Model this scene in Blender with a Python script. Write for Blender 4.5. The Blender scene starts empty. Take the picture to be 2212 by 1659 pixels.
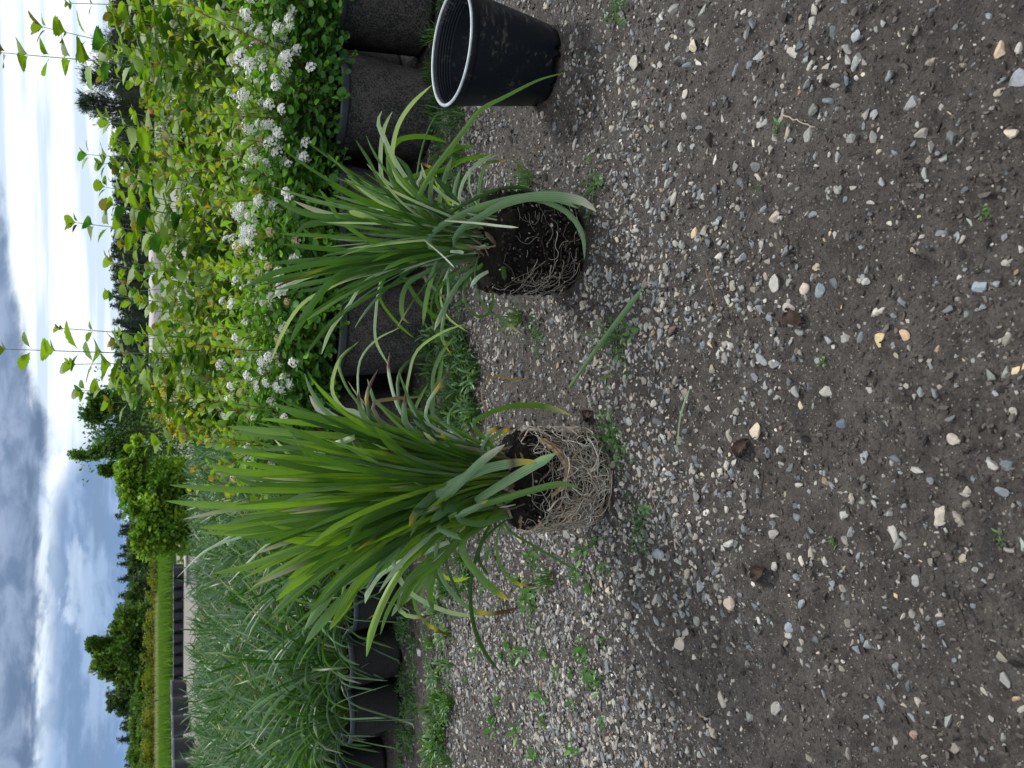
import bpy, math, random
import numpy as np
from math import sin, cos, pi, radians

R = np.random.default_rng(7)
random.seed(7)
SC = bpy.context.scene
COL = SC.collection

# ------------------------------------------------------------------ camera
CAM_H, PITCH, FPX = 0.68, radians(25.4), 1646.0        # photo scaled to 2212 x 1659; the phone was held sideways
cp, sp = cos(PITCH), sin(PITCH)
cam = bpy.data.cameras.new('camera')
cam.sensor_fit = 'HORIZONTAL'; cam.sensor_width = 36.0; cam.lens = 36.0 * FPX / 2212.0
cam.clip_start = 0.02; cam.clip_end = 3000.0
cam.dof.use_dof = True; cam.dof.focus_distance = 1.35; cam.dof.aperture_fstop = 13.0
camo = bpy.data.objects.new('camera', cam); COL.objects.link(camo)
import mathutils
camo.matrix_world = mathutils.Matrix(((0, 1, 0, 0), (-sp, 0, -cp, 0), (-cp, 0, sp, CAM_H), (0, 0, 0, 1)))
SC.camera = camo
CAMP = np.array([0, 0, CAM_H])

def pt(U, V, d):
    """point at forward distance d seen at upright pixel (U, V)"""
    a = (U - 829.5) / FPX; u = (1106 - V) / FPX
    r = np.array([a, cp + u * sp, -sp + u * cp])
    return CAMP + r * (d / r[1])
def gd(U, V, z=0.0):
    """point of the plane at height z seen at upright pixel (U, V)"""
    a = (U - 829.5) / FPX; u = (1106 - V) / FPX
    r = np.array([a, cp + u * sp, -sp + u * cp])
    return CAMP + r * ((z - CAM_H) / r[2])

# ------------------------------------------------------------------ world and sun
SUN_EL, SUN_AZ = radians(52), radians(35)              # azimuth from +y towards +x
world = bpy.data.worlds.new('World'); SC.world = world; world.use_nodes = True
nt = world.node_tree; nt.nodes.clear()
class G:
    """small helper to write node maths"""
    def __init__(s, nt): s.nt = nt
    def n(s, t, **k):
        x = s.nt.nodes.new(t)
        for a, b in k.items(): setattr(x, a, b)
        return x
    def m(s, op, a, b=None, c=None, clamp=False):
        x = s.n('ShaderNodeMath', operation=op, use_clamp=clamp)
        for i, v in enumerate((a, b, c)):
            if v is None: continue
            if hasattr(v, 'links'): s.nt.links.new(v, x.inputs[i])
            else: x.inputs[i].default_value = v
        return x.outputs[0]
    def ss(s, v, lo, hi):
        x = s.n('ShaderNodeMapRange', interpolation_type='SMOOTHSTEP')
        for i, q in ((0, v), (1, lo), (2, hi)):
            if hasattr(q, 'links'): s.nt.links.new(q, x.inputs[i])
            else: x.inputs[i].default_value = q
        return x.outputs[0]
    def mix(s, f, a, b, bt='MIX'):
        x = s.n('ShaderNodeMix', data_type='RGBA', blend_type=bt)
        for i, v in ((0, f), (6, a), (7, b)):
            if hasattr(v, 'links'): s.nt.links.new(v, x.inputs[i])
            elif i == 0: x.inputs[i].default_value = v
            else: x.inputs[i].default_value = (*v, 1)
        return x.outputs[2]
    def noise(s, vec, sc, det=6, rough=.55, dist=0):
        x = s.n('ShaderNodeTexNoise'); x.inputs['Scale'].default_value = sc
        x.inputs['Detail'].default_value = det; x.inputs['Roughness'].default_value = rough; x.inputs['Distortion'].default_value = dist
        if vec is not None: s.nt.links.new(vec, x.inputs['Vector'])
        return x.outputs['Fac']
    def vor(s, vec, sc, out='Distance', feature='F1', rnd=1):
        x = s.n('ShaderNodeTexVoronoi', feature=feature); x.inputs['Scale'].default_value = sc; x.inputs['Randomness'].default_value = rnd
        if vec is not None: s.nt.links.new(vec, x.inputs['Vector'])
        return x.outputs[out]
    def comb(s, x, y, z):
        c = s.n('ShaderNodeCombineXYZ')
        for i, v in enumerate((x, y, z)):
            if hasattr(v, 'links'): s.nt.links.new(v, c.inputs[i])
            else: c.inputs[i].default_value = v
        return c.outputs[0]
    def ramp(s, v, stops):
        x = s.n('ShaderNodeValToRGB'); e = x.color_ramp.elements
        while len(e) < len(stops): e.new(.5)
        for el, (p_, c_) in zip(e, stops): el.position = p_; el.color = (*c_, 1)
        s.nt.links.new(v, x.inputs[0]); return x.outputs[0]
g = G(nt)
sky = g.n('ShaderNodeTexSky', sky_type='NISHITA', sun_disc=False); sky.sun_elevation = SUN_EL; sky.sun_rotation = SUN_AZ
tc = g.n('ShaderNodeTexCoord'); sep = g.n('ShaderNodeSeparateXYZ'); nt.links.new(tc.outputs['Generated'], sep.inputs[0])
el = g.m('MULTIPLY', g.m('ARCSINE', sep.outputs[2]), 57.296)
az = g.m('MULTIPLY', g.m('ARCTAN2', sep.outputs[0], sep.outputs[1]), 57.296)
def sv(kx, ky, off): return g.comb(g.m('MULTIPLY', az, kx), g.m('MULTIPLY', el, ky), off)
nA = g.noise(sv(.07, .45, 0), 1.0, 7, .55)           # long flat streaks
nB = g.noise(sv(.28, .75, 5), 1.0, 8, .58, .3)       # billows
nC = g.noise(sv(.05, .9, 9), 1.0, 5, .5)
S = 10.0                                              # background strength is 0.1, so radiance 1 is colour 10
def c(r_, g_, b_): return (r_ * S, g_ * S, b_ * S)
base = g.mix(.88, sky.outputs[0], c(.16, .27, .47))
base = g.mix(g.ss(el, 3.2, .3), base, c(.20, .35, .60))
# thin pale veils and puffs over the blue
veil = g.ss(g.m('ADD', nB, g.m('MULTIPLY', g.m('SUBTRACT', nC, .5), .9)), .38, .66)
base = g.mix(g.m('MULTIPLY', veil, .85), base, c(.38, .51, .72))
lowc = g.m('MULTIPLY', g.ss(nB, .53, .62), g.m('MULTIPLY', g.ss(el, 1.9, .9), .85))
base = g.mix(lowc, base, c(.85, .92, 1.0))
# cumulus near azimuth -14, elevation 4.4
dx = g.m('DIVIDE', g.m('SUBTRACT', az, -12.8), 3.6); dy = g.m('DIVIDE', g.m('SUBTRACT', el, 4.3), 1.15)
rr = g.m('ADD', g.m('MULTIPLY', dx, dx), g.m('MULTIPLY', dy, dy))
cum = g.ss(g.m('ADD', g.m('SUBTRACT', 1.0, rr), g.m('MULTIPLY', g.m('SUBTRACT', nB, .5), 3.6)), .2, .7)
base = g.mix(g.m('MULTIPLY', cum, .75), base, g.mix(g.ss(nA, .4, .62), c(.42, .55, .74), c(.72, .84, .94)))
# the bright white bank, filling the right hand side
edge = g.m('ADD', 5.9, g.m('MULTIPLY', 2.9, g.ss(az, -8.0, 17.0)))
wob = g.m('MULTIPLY', g.m('SUBTRACT', nA, .5), 3.0)
wob2 = g.m('MULTIPLY', g.m('SUBTRACT', nB, .5), 1.9)
lo = g.m('SUBTRACT', 5.35, g.m('MULTIPLY', 5.6, g.ss(az, -9.0, 4.0)))
lo2 = g.m('ADD', lo, g.m('MULTIPLY', wob2, .9))
bank = g.ss(el, g.m('SUBTRACT', lo2, .5), g.m('ADD', lo2, .9))
wcol = g.mix(g.m('MULTIPLY', g.ss(nC, .47, .62), .7), c(1.0, 1.06, 1.08), c(.54, .68, .82))
wcol = g.mix(g.m('MULTIPLY', g.ss(nB, .6, .42), g.ss(az, 2.0, -12.0)), wcol, c(.46, .58, .72))
base = g.mix(bank, base, wcol)
# the slate deck above it
e2 = g.m('ADD', edge, g.m('ADD', wob, wob2))
deck = g.ss(el, g.m('SUBTRACT', e2, .35), g.m('ADD', e2, .65))
dcol = g.mix(g.ss(nB, .38, .66), c(.13, .19, .30), c(.26, .35, .50))
dcol = g.mix(g.ss(el, 6.2, 9.5), dcol, g.mix(g.ss(nB, .35, .65), c(.19, .27, .41), c(.36, .45, .60)))
base = g.mix(g.m('MULTIPLY', deck, .96), base, dcol)
base = g.mix(1.0, base, (.74, .76, .80), 'MULTIPLY')
# overhead: a bright overcast with soft mottling
nD = g.noise(tc.outputs['Generated'], 2.2, 5, .5)
over = g.mix(g.ss(nD, .35, .68), c(.62, .67, .73), c(1.02, 1.02, 1.00))
base = g.mix(g.ss(el, 11.0, 26.0), base, over)
bg = g.n('ShaderNodeBackground'); bg.inputs[1].default_value = .1
nt.links.new(base, bg.inputs[0])
wo = g.n('ShaderNodeOutputWorld'); nt.links.new(bg.outputs[0], wo.inputs[0])

sun = bpy.data.lights.new('sun', 'SUN'); sun.energy = 2.3; sun.angle = radians(9); sun.color = (1, .96, .9)
suno = bpy.data.objects.new('sun', sun); COL.objects.link(suno)
sd = mathutils.Vector((sin(SUN_AZ) * cos(SUN_EL), cos(SUN_AZ) * cos(SUN_EL), sin(SUN_EL)))
suno.rotation_euler = sd.to_track_quat('Z', 'Y').to_euler()

SC.view_settings.view_transform = 'Standard'; SC.view_settings.look = 'None'
SC.view_settings.exposure = 0.5; SC.view_settings.gamma = 1.0
SC.render.engine = 'CYCLES'
SC.cycles.max_bounces = 6; SC.cycles.diffuse_bounces = 3; SC.cycles.transmission_bounces = 3; SC.cycles.transparent_max_bounces = 4

# ------------------------------------------------------------------ mesh helpers
class MB:
    def __init__(s): s.v = []; s.f = []; s.c = []; s.a = []; s.n = 0
    def add(s, v, f, col=(.5, .5, .5), ac=None):
        v = np.asarray(v, float).reshape(-1, 3); f = np.asarray(f, int)
        s.v.append(v); s.f.append(f + s.n)
        col = np.asarray(col, float)
        s.c.append(np.broadcast_to(col, (len(v), 3)) if col.ndim == 1 else col)
        s.a.append(np.zeros(len(v)) if ac is None else np.asarray(ac, float))
        s.n += len(v)
    def batch(s, T, F, M, P, cols):
        """T (n,3) template, F (m,k) faces, M (K,3,3), P (K,3), cols (K,3) or (K,n,3)"""
        K = len(P)
        if K == 0: return
        T = np.asarray(T, float); F = np.asarray(F, int)
        V = np.einsum('kij,nj->kni', M, T) + P[:, None, :]
        cols = np.asarray(cols, float)
        if cols.ndim == 2: cols = np.repeat(cols[:, None, :], len(T), 1)
        FF = F[None] + (np.arange(K) * len(T))[:, None, None]
        s.add(V.reshape(-1, 3), FF.reshape(-1, F.shape[1]), cols.reshape(-1, 3))
    def build(s, name, mat, parent=None, smooth=True, loc=None):
        me = bpy.data.meshes.new(name)
        V = np.concatenate(s.v); C_ = np.concatenate(s.c); A = np.concatenate(s.a)
        li = np.concatenate([f.reshape(-1) for f in s.f]); sz = np.concatenate([np.full(len(f), f.shape[1]) for f in s.f])
        st = np.concatenate([[0], np.cumsum(sz)[:-1]])
        me.vertices.add(len(V)); me.vertices.foreach_set('co', V.astype(np.float32).ravel())
        me.loops.add(len(li)); me.loops.foreach_set('vertex_index', li.astype(np.int32))
        me.polygons.add(len(sz)); me.polygons.foreach_set('loop_start', st.astype(np.int32)); me.polygons.foreach_set('loop_total', sz.astype(np.int32))
        me.polygons.foreach_set('use_smooth', np.full(len(sz), smooth))
        ca = me.color_attributes.new('Col', 'FLOAT_COLOR', 'POINT')
        ca.data.foreach_set('color', np.concatenate([C_, np.ones((len(C_), 1))], 1).astype(np.float32).ravel())
        aa = me.attributes.new('ac', 'FLOAT', 'POINT'); aa.data.foreach_set('value', A.astype(np.float32))
        me.update(calc_edges=True); me.validate()
        me.materials.append(mat)
        o = bpy.data.objects.new(name, me); COL.objects.link(o)
        if parent: o.parent = parent
        if loc is not None: o.location = loc
        return o
def tag(o, label=None, cat=None, group=None, kind=None):
    if label: o['label'] = label
    if cat: o['category'] = cat
    if group: o['group'] = group
    if kind: o['kind'] = kind
    return o
def empty(name, loc, label, cat, group=None, rz=0):
    o = bpy.data.objects.new(name, None); COL.objects.link(o); o.location = loc; o.rotation_euler = (0, 0, rz); o.empty_display_size = .05
    return tag(o, label, cat, group)
def copy_tree(o, parent=None):
    kids = [x for x in bpy.data.objects if x.parent == o]
    c_ = o.copy(); COL.objects.link(c_); c_.parent = parent
    for k in kids: copy_tree(k, c_)
    return c_
KIDS = {}
def copy_thing(root, tree, loc, rz, sc, label=None, group=None):
    """tree: [(object, [subobjects])]"""
    r = root.copy(); COL.objects.link(r); r.location = loc; r.rotation_euler = (0, 0, rz); r.scale = (sc, sc, sc)
    if label: r['label'] = label
    if group: r['group'] = group
    for ch, subs in tree:
        c_ = ch.copy(); COL.objects.link(c_); c_.parent = r
        for q in subs:
            d_ = q.copy(); COL.objects.link(d_); d_.parent = c_
    return r
def nrm(v): 
    v = np.asarray(v, float); return v / (np.linalg.norm(v, axis=-1, keepdims=True) + 1e-12)
def frames(ydir, up, roll=None):
    """matrices whose column 1 is ydir and column 2 is close to up"""
    y = nrm(ydir); x = np.cross(y, up); bad = np.linalg.norm(x, axis=-1) < 1e-4
    x[bad] = np.array([1, 0, 0]); x = nrm(x); z = np.cross(x, y)
    if roll is not None:
        c_, s_ = np.cos(roll)[:, None], np.sin(roll)[:, None]
        x, z = x * c_ + z * s_, z * c_ - x * s_
    return np.stack([x, y, z], -1)
def euler_mats(K, rng=R):
    q = rng.normal(size=(K, 4)); q /= np.linalg.norm(q, axis=1, keepdims=True); w, x, y, z = q.T
    return np.stack([np.stack([1-2*(y*y+z*z), 2*(x*y-z*w), 2*(x*z+y*w)], -1), np.stack([2*(x*y+z*w), 1-2*(x*x+z*z), 2*(y*z-x*w)], -1), np.stack([2*(x*z-y*w), 2*(y*z+x*w), 1-2*(x*x+y*y)], -1)], 1)
def spline(P, n):
    P = np.asarray(P, float)
    if len(P) == 2: t = np.linspace(0, 1, n)[:, None]; return P[0] * (1 - t) + P[1] * t
    Q = np.vstack([2 * P[0] - P[1], P, 2 * P[-1] - P[-2]])
    L = np.concatenate([[0], np.cumsum(np.linalg.norm(np.diff(P, axis=0), axis=1))]); s_ = np.linspace(0, L[-1], n)
    out = []
    for s1 in s_:
        i = min(max(np.searchsorted(L, s1, side='right') - 1, 0), len(P) - 2); t = (s1 - L[i]) / (L[i + 1] - L[i] + 1e-9)
        a, b, c_, d = Q[i], Q[i + 1], Q[i + 2], Q[i + 3]
        out.append(.5 * ((2 * b) + (c_ - a) * t + (2 * a - 5 * b + 4 * c_ - d) * t * t + (3 * b - a - 3 * c_ + d) * t ** 3))
    return np.array(out)
def tube(mb, P, rad, col, k=5, cap=False):
    P = np.asarray(P, float); n = len(P); rad = np.broadcast_to(rad, n)
    T = nrm(np.gradient(P, axis=0)); ref = np.array([0.31, .17, .93]); 
    a = nrm(np.cross(T, ref)); b = np.cross(T, a)
    th = np.arange(k) * 2 * pi / k
    V = P[:, None] + rad[:, None, None] * (a[:, None] * np.cos(th)[None, :, None] + b[:, None] * np.sin(th)[None, :, None])
    i = np.arange(n - 1)[:, None] * k; j = np.arange(k)[None]; j2 = (j + 1) % k
    F = np.stack([i + j, i + j2, i + k + j2, i + k + j], -1).reshape(-1, 4)
    col = np.asarray(col, float)
    if col.ndim == 2: col = np.repeat(col, k, 0)
    mb.add(V.reshape(-1, 3), F, col)
    if cap:
        for e in (0, n - 1):
            base_ = mb.n; mb.add(np.vstack([V[e], P[e][None]]), [(q, (q + 1) % k, k) for q in range(k)], col if col.ndim == 1 else col[0])
def ribbon(mb, P, w, side, nor, fold, col):
    """strap leaf: 5 points across, keeled"""
    n = len(P); w = np.asarray(w)[:, None]
    acs = [-1, -.5, 0, .5, 1]; V = []
    for a in acs: V.append(P + side * w * a - nor * w * fold * (1 - abs(a)))
    V = np.stack(V, 1); i = np.arange(n - 1)[:, None] * 5; j = np.arange(4)[None]
    F = np.stack([i + j, i + j + 1, i + 5 + j + 1, i + 5 + j], -1).reshape(-1, 4)
    col = np.asarray(col, float)
    if col.ndim == 1: col = np.broadcast_to(col, (n, 3))
    mb.add(V.reshape(-1, 3), F, np.repeat(col, 5, 0), np.tile(acs, n))
def lathe(mb, prof, k=48, col=(.5, .5, .5), wob=0.0):
    prof = np.asarray(prof, float); th = np.arange(k) * 2 * pi / k
    V = np.stack([prof[:, 0:1] * np.cos(th), prof[:, 0:1] * np.sin(th), np.repeat(prof[:, 1:2], k, 1)], -1)
    if wob: V[..., :2] *= (1 + wob * np.sin(2 * th + .7) + wob * .5 * np.sin(3 * th))[None, :, None]
    n = len(prof); i = np.arange(n - 1)[:, None] * k; j = np.arange(k)[None]; j2 = (j + 1) % k
    mb.add(V.reshape(-1, 3), np.stack([i + j, i + j2, i + k + j2, i + k + j], -1).reshape(-1, 4), col)

# ------------------------------------------------------------------ materials
def mat(name):
    m = bpy.data.materials.new(name); m.use_nodes = True; m.node_tree.nodes.clear(); return m, G(m.node_tree)
def finish(g_, surf, disp=None):
    o = g_.n('ShaderNodeOutputMaterial'); g_.nt.links.new(surf, o.inputs[0])
def principled(g_, col, rough=.6, spec=.5, normal=None, **k):
    b = g_.n('ShaderNodeBsdfPrincipled')
    for key, v in (('Base Color', col), ('Roughness', rough), ('Specular IOR Level', spec), ('Normal', normal)):
        if v is None: continue
        if hasattr(v, 'links'): g_.nt.links.new(v, b.inputs[key])
        elif key == 'Base Color': b.inputs[key].default_value = (*v, 1)
        else: b.inputs[key].default_value = v
    for key, v in k.items(): b.inputs[key.replace('_', ' ')].default_value = v
    return b.outputs[0]
def bump(g_, h, st=.5, dist=.002):
    b = g_.n('ShaderNodeBump'); b.inputs['Strength'].default_value = st; b.inputs['Distance'].default_value = dist
    g_.nt.links.new(h, b.inputs['Height']); return b.outputs[0]
def attr(g_, name, out='Color'):
    a = g_.n('ShaderNodeAttribute'); a.attribute_name = name; return a.outputs[out]
def leaf_mat(name, rough=.42, spec=.5, trans=.35, tint=(1.25, 1.35, .45), stripes=False, nz=60, var=.25):
    m, q = mat(name); tcn = q.n('ShaderNodeTexCoord').outputs['Object']
    col = attr(q, 'Col')
    n1 = q.noise(tcn, nz, 3)
    f = q.m('MULTIPLY_ADD', n1, var * 2, 1 - var)
    nb = None
    if stripes:
        ac = attr(q, 'ac', 'Fac'); s_ = q.m('SINE', q.m('MULTIPLY', ac, 15.0)); s2 = q.m('SINE', q.m('MULTIPLY', ac, 37.0))
        ss = q.m('ADD', q.m('MULTIPLY', s_, .17), q.m('MULTIPLY', s2, .09)); f = q.m('ADD', f, ss); nb = bump(q, ss, .5, .0006)
    cc = q.mix(1.0, col, q.comb(f, f, f), 'MULTIPLY')
    p_ = principled(q, cc, rough, spec, nb)
    tr = q.n('ShaderNodeBsdfTranslucent'); q.nt.links.new(q.mix(1.0, cc, tint, 'MULTIPLY'), tr.inputs[0])
    mx = q.n('ShaderNodeMixShader'); mx.inputs[0].default_value = trans
    q.nt.links.new(p_, mx.inputs[1]); q.nt.links.new(tr.outputs[0], mx.inputs[2]); finish(q, mx.outputs[0]); return m
def plain_mat(name, col=None, rough=.7, spec=.4, nz=40, var=.3, bst=.3, bd=.001):
    m, q = mat(name); tcn = q.n('ShaderNodeTexCoord').outputs['Object']
    n1 = q.noise(tcn, nz, 6, .6); f = q.m('MULTIPLY_ADD', n1, var * 2, 1 - var)
    cc = q.mix(1.0, attr(q, 'Col') if col is None else col, q.comb(f, f, f), 'MULTIPLY')
    finish(q, principled(q, cc, rough, spec, bump(q, n1, bst, bd))); return m
M_STRAP = leaf_mat('strap_leaf', .40, .60, .32, (1.3, 1.3, .3), True, 35, .2)
M_TURF = leaf_mat('turf_leaf', .38, .42, .28, (1.2, 1.3, .5), False, 30, .2)
M_LEAF = leaf_mat('shrub_leaf', .55, .25, .42, (1.3, 1.35, .35), False, 70, .2)
M_FAR = leaf_mat('far_leaf', .6, .3, .35, (1.2, 1.3, .4), False, 1.5, .25)
M_PETAL = leaf_mat('petal', .6, .3, .3, (1, 1, 1), False, 90, .06)
M_STEM = plain_mat('stem', None, .6, .4, 80, .3)
M_ROOT = plain_mat('root', None, .65, .4, 160, .3, .3, .0004)
M_STONE = plain_mat('stone', None, .68, .35, 260, .5, .6, .0012)
M_BARK = plain_mat('bark', None, .8, .3, 120, .4, .6, .001)
M_WHITE = plain_mat('white_plastic', (.72, .76, .82), .45, .5, 15, .12)
M_ORANGE = plain_mat('orange_plastic', (.9, .16, .05), .5, .5, 15, .1)
M_POTSOIL = plain_mat('potting_soil', (.022, .016, .012), .95, .2, 150, .7, 1.0, .004)

def pot_wall_mat(name, dust, base_=(.012, .013, .016), thr=(.42, .60), sc=230):
    m, q = mat(name); tcn = q.n('ShaderNodeTexCoord').outputs['Object']
    n1 = q.noise(tcn, sc, 4, .7); n2 = q.noise(tcn, 11, 4, .6); n3 = q.noise(tcn, 45, 3)
    sp_ = q.n('ShaderNodeSeparateXYZ'); q.nt.links.new(tcn, sp_.inputs[0])
    k = q.ss(q.m('ADD', n1, q.m('ADD', q.m('MULTIPLY', q.m('SUBTRACT', n2, .5), .25), q.m('MULTIPLY', q.m('SUBTRACT', n3, .5), .14))), thr[0], thr[1])
    cc = q.mix(k, base_, dust)
    finish(q, principled(q, cc, .62, .35, bump(q, n1, .35, .001))); return m
M_POT = pot_wall_mat('dusty_black_plastic', (.088, .080, .072))
M_POTRIM = plain_mat('rim_plastic', (.050, .060, .076), .32, .6, 60, .3, .2, .0005)
M_POTSMALL = pot_wall_mat('small_pot_plastic', (.030, .028, .026), thr=(.40, .62))

def scuffed():
    m, q = mat('scuffed_black_plastic'); tcn = q.n('ShaderNodeTexCoord').outputs['Object']
    mp = q.n('ShaderNodeMapping'); mp.inputs['Rotation'].default_value = (.5, .9, .4); mp.inputs['Scale'].default_value = (16, 150, 110); q.nt.links.new(tcn, mp.inputs[0])
    scr = q.noise(mp.outputs[0], 1.0, 5, .65); n2 = q.noise(tcn, 14, 4, .6); n3 = q.noise(tcn, 300, 3, .7)
    mp2 = q.n('ShaderNodeMapping'); mp2.inputs['Rotation'].default_value = (1.2, .1, 1.1); mp2.inputs['Scale'].default_value = (300, 14, 14); q.nt.links.new(tcn, mp2.inputs[0])
    fine = q.noise(mp2.outputs[0], 1.0, 3, .6)
    k = q.m('MULTIPLY', q.ss(scr, .50, .64), q.ss(n2, .46, .62))
    k2 = q.m('MULTIPLY', q.ss(fine, .70, .74), .25)
    k3 = q.m('MULTIPLY', q.ss(n3, .66, .72), .2)
    k4 = q.m('MULTIPLY', q.ss(n2, .40, .75), .10)
    cc = q.mix(k4, (.0065, .0095, .014), (.030, .033, .036))
    cc = q.mix(q.m('MULTIPLY', k, .75), cc, (.085, .078, .068)); cc = q.mix(k2, cc, (.16, .17, .18)); cc = q.mix(k3, cc, (.2, .2, .2))
    rough = q.m('MULTIPLY_ADD', k, .3, .42)
    finish(q, principled(q, cc, rough, .24, bump(q, q.m('ADD', scr, n3), .12, .0006))); return m
M_SCUFF = scuffed()
M_SCRIM = plain_mat('worn_rim', (.30, .34, .37), .42, .55, 55, .7, .3, .0006)

def root_ball_mat(name, tone):
    m, q = mat(name); tcn = q.n('ShaderNodeTexCoord').outputs['Object']
    n1 = q.noise(tcn, 90, 6, .7); v = q.vor(tcn, 130); v2 = q.vor(tcn, 130, 'Color'); sx = q.n('ShaderNodeSeparateXYZ'); q.nt.links.new(v2, sx.inputs[0])
    perl = q.m('MULTIPLY', q.ss(v, .33, .22), q.m('GREATER_THAN', sx.outputs[0], .95))
    cc = q.mix(q.ss(n1, .35, .7), (.004, .0032, .0028), tone); cc = q.mix(perl, cc, (.30, .26, .20))
    finish(q, principled(q, cc, .95, .15, bump(q, n1, 1.0, .004))); return m
M_BALL = root_ball_mat('root_ball_soil', (.010, .008, .0065))

def ground_mat():
    m, q = mat('damp_gravelly_soil'); tcn = q.n('ShaderNodeTexCoord').outputs['Object']
    big = q.noise(tcn, 3.2, 5, .6); mid = q.noise(tcn, 38, 5, .65); fine = q.noise(tcn, 240, 5, .75, .4); f2 = q.noise(tcn, 650, 3, .7)
    s1 = q.vor(tcn, 210); sc1 = q.vor(tcn, 210, 'Color'); s2 = q.vor(tcn, 420); sc2 = q.vor(tcn, 420, 'Color')
    a = q.n('ShaderNodeSeparateXYZ'); q.nt.links.new(sc1, a.inputs[0]); b = q.n('ShaderNodeSeparateXYZ'); q.nt.links.new(sc2, b.inputs[0])
    cc = q.mix(q.ss(mid, .30, .70), (.033, .028, .0255), (.108, .095, .086))
    cc = q.mix(q.m('MULTIPLY', q.ss(fine, .50, .36), .85), cc, (.010, .008, .0075))  # shade of the pits painted in, near black where the noise dips
    cc = q.mix(q.m('MULTIPLY', q.ss(fine, .56, .70), .6), cc, (.155, .142, .130))
    cc = q.mix(q.m('MULTIPLY', q.ss(f2, .60, .70), .5), cc, (.22, .205, .185))
    cc = q.mix(q.m('MULTIPLY', q.ss(big, .60, .36), .35), cc, (.030, .024, .022))
    k1 = q.m('MULTIPLY', q.ss(s1, .36, .28), q.m('GREATER_THAN', a.outputs[0], .86))
    cc = q.mix(k1, cc, q.ramp(a.outputs[1], [(0, (.05, .06, .07)), (.35, (.20, .20, .19)), (.7, (.34, .31, .26)), (1, (.12, .15, .18))]))
    k2 = q.m('MULTIPLY', q.ss(s2, .36, .28), q.m('GREATER_THAN', b.outputs[0], .90))
    cc = q.mix(k2, cc, q.ramp(b.outputs[1], [(0, (.02, .017, .015)), (.45, (.022, .018, .016)), (.5, (.42, .40, .36)), (1, (.3, .25, .16))]))
    # farther off the bare yard is pale gravel, then grass
    sep_ = q.n('ShaderNodeSeparateXYZ'); q.nt.links.new(tcn, sep_.inputs[0]); y = sep_.outputs[1]
    far = q.ss(y, 6.0, 9.5)
    cc = q.mix(far, cc, q.mix(q.noise(tcn, 1.3, 4), (.13, .125, .11), (.22, .205, .18)))
    field = q.ss(q.m('ADD', y, q.m('MULTIPLY', big, 3)), 33, 37)
    cc = q.mix(field, cc, q.mix(q.noise(tcn, .2, 5), (.05, .09, .02), (.10, .13, .045)))
    h = q.m('ADD', q.m('ADD', q.m('MULTIPLY', fine, .8), q.m('MULTIPLY', f2, .35)), q.m('ADD', q.m('MULTIPLY', mid, 1.2), q.m('MULTIPLY', q.m('ADD', k1, k2), .3)))
    finish(q, principled(q, cc, q.m('MULTIPLY_ADD', mid, -.25, .72), .42, bump(q, h, 1.0, .007))); return m
M_GROUND = ground_mat()

# ------------------------------------------------------------------ ground sheet
def vnoise(x, y, f, seed):
    """smooth value noise"""
    rg = np.random.default_rng(seed); N = 256; t = rg.random((N, N)); X = x * f; Y = y * f
    i = np.floor(X).astype(int); j = np.floor(Y).astype(int); u = X - i; v = Y - j; u = u * u * (3 - 2 * u); v = v * v * (3 - 2 * v)
    a = t[i % N, j % N]; b = t[(i + 1) % N, j % N]; c_ = t[i % N, (j + 1) % N]; d = t[(i + 1) % N, (j + 1) % N]
    return (a * (1 - u) + b * u) * (1 - v) + (c_ * (1 - u) + d * u) * v - .5
def graded(lo, hi, step, far_lo, far_hi, n):
    core = np.arange(lo, hi, step)
    t = np.linspace(0, 1, n)[1:]
    up = hi + (far_hi - hi) * (np.exp(t * 9) - 1) / (math.exp(9) - 1)
    dn = lo - (lo - far_lo) * (np.exp(t * 9) - 1) / (math.exp(9) - 1)
    return np.concatenate([dn[::-1], core, up])
def height(x, y):
    near = np.clip((4.5 - np.hypot(x, y - 1)) / 3, 0, 1)
    h = .016 * vnoise(x, y, 3.1, 1) + .010 * vnoise(x, y, 9, 2) + .006 * vnoise(x, y, 31, 3) + .0052 * vnoise(x, y, 70, 4) + .0042 * vnoise(x, y, 140, 5)
    h = h * near + .05 * vnoise(x, y, .11, 6) * (1 - near)
    for bx, by, br in ((-.158, 1.125, .1), (.247, 1.21, .11), (.610, 1.296, .11)):      # level where things stand
        w = np.clip((br * 1.35 - np.hypot(x - bx, y - by)) / (br * .35), 0, 1); h = h * (1 - w)
    return h - .0
gx = graded(-1.25, 1.25, 0.0042, -2200, 2200, 60); gy = graded(.22, 2.45, .0042, -60, 2400, 70)
X, Y = np.meshgrid(gx, gy, indexing='ij'); Z = height(X, Y)
ny = len(gy); i = np.arange(len(gx) - 1)[:, None] * ny; j = np.arange(ny - 1)[None]
mb = MB(); mb.add(np.stack([X, Y, Z], -1).reshape(-1, 3), np.stack([i + j, i + ny + j, i + ny + j + 1, i + j + 1], -1).reshape(-1, 4))
tag(mb.build('ground', M_GROUND), kind='structure')
def gz(x, y): return float(height(np.array([x]), np.array([y]))[0])

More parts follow.
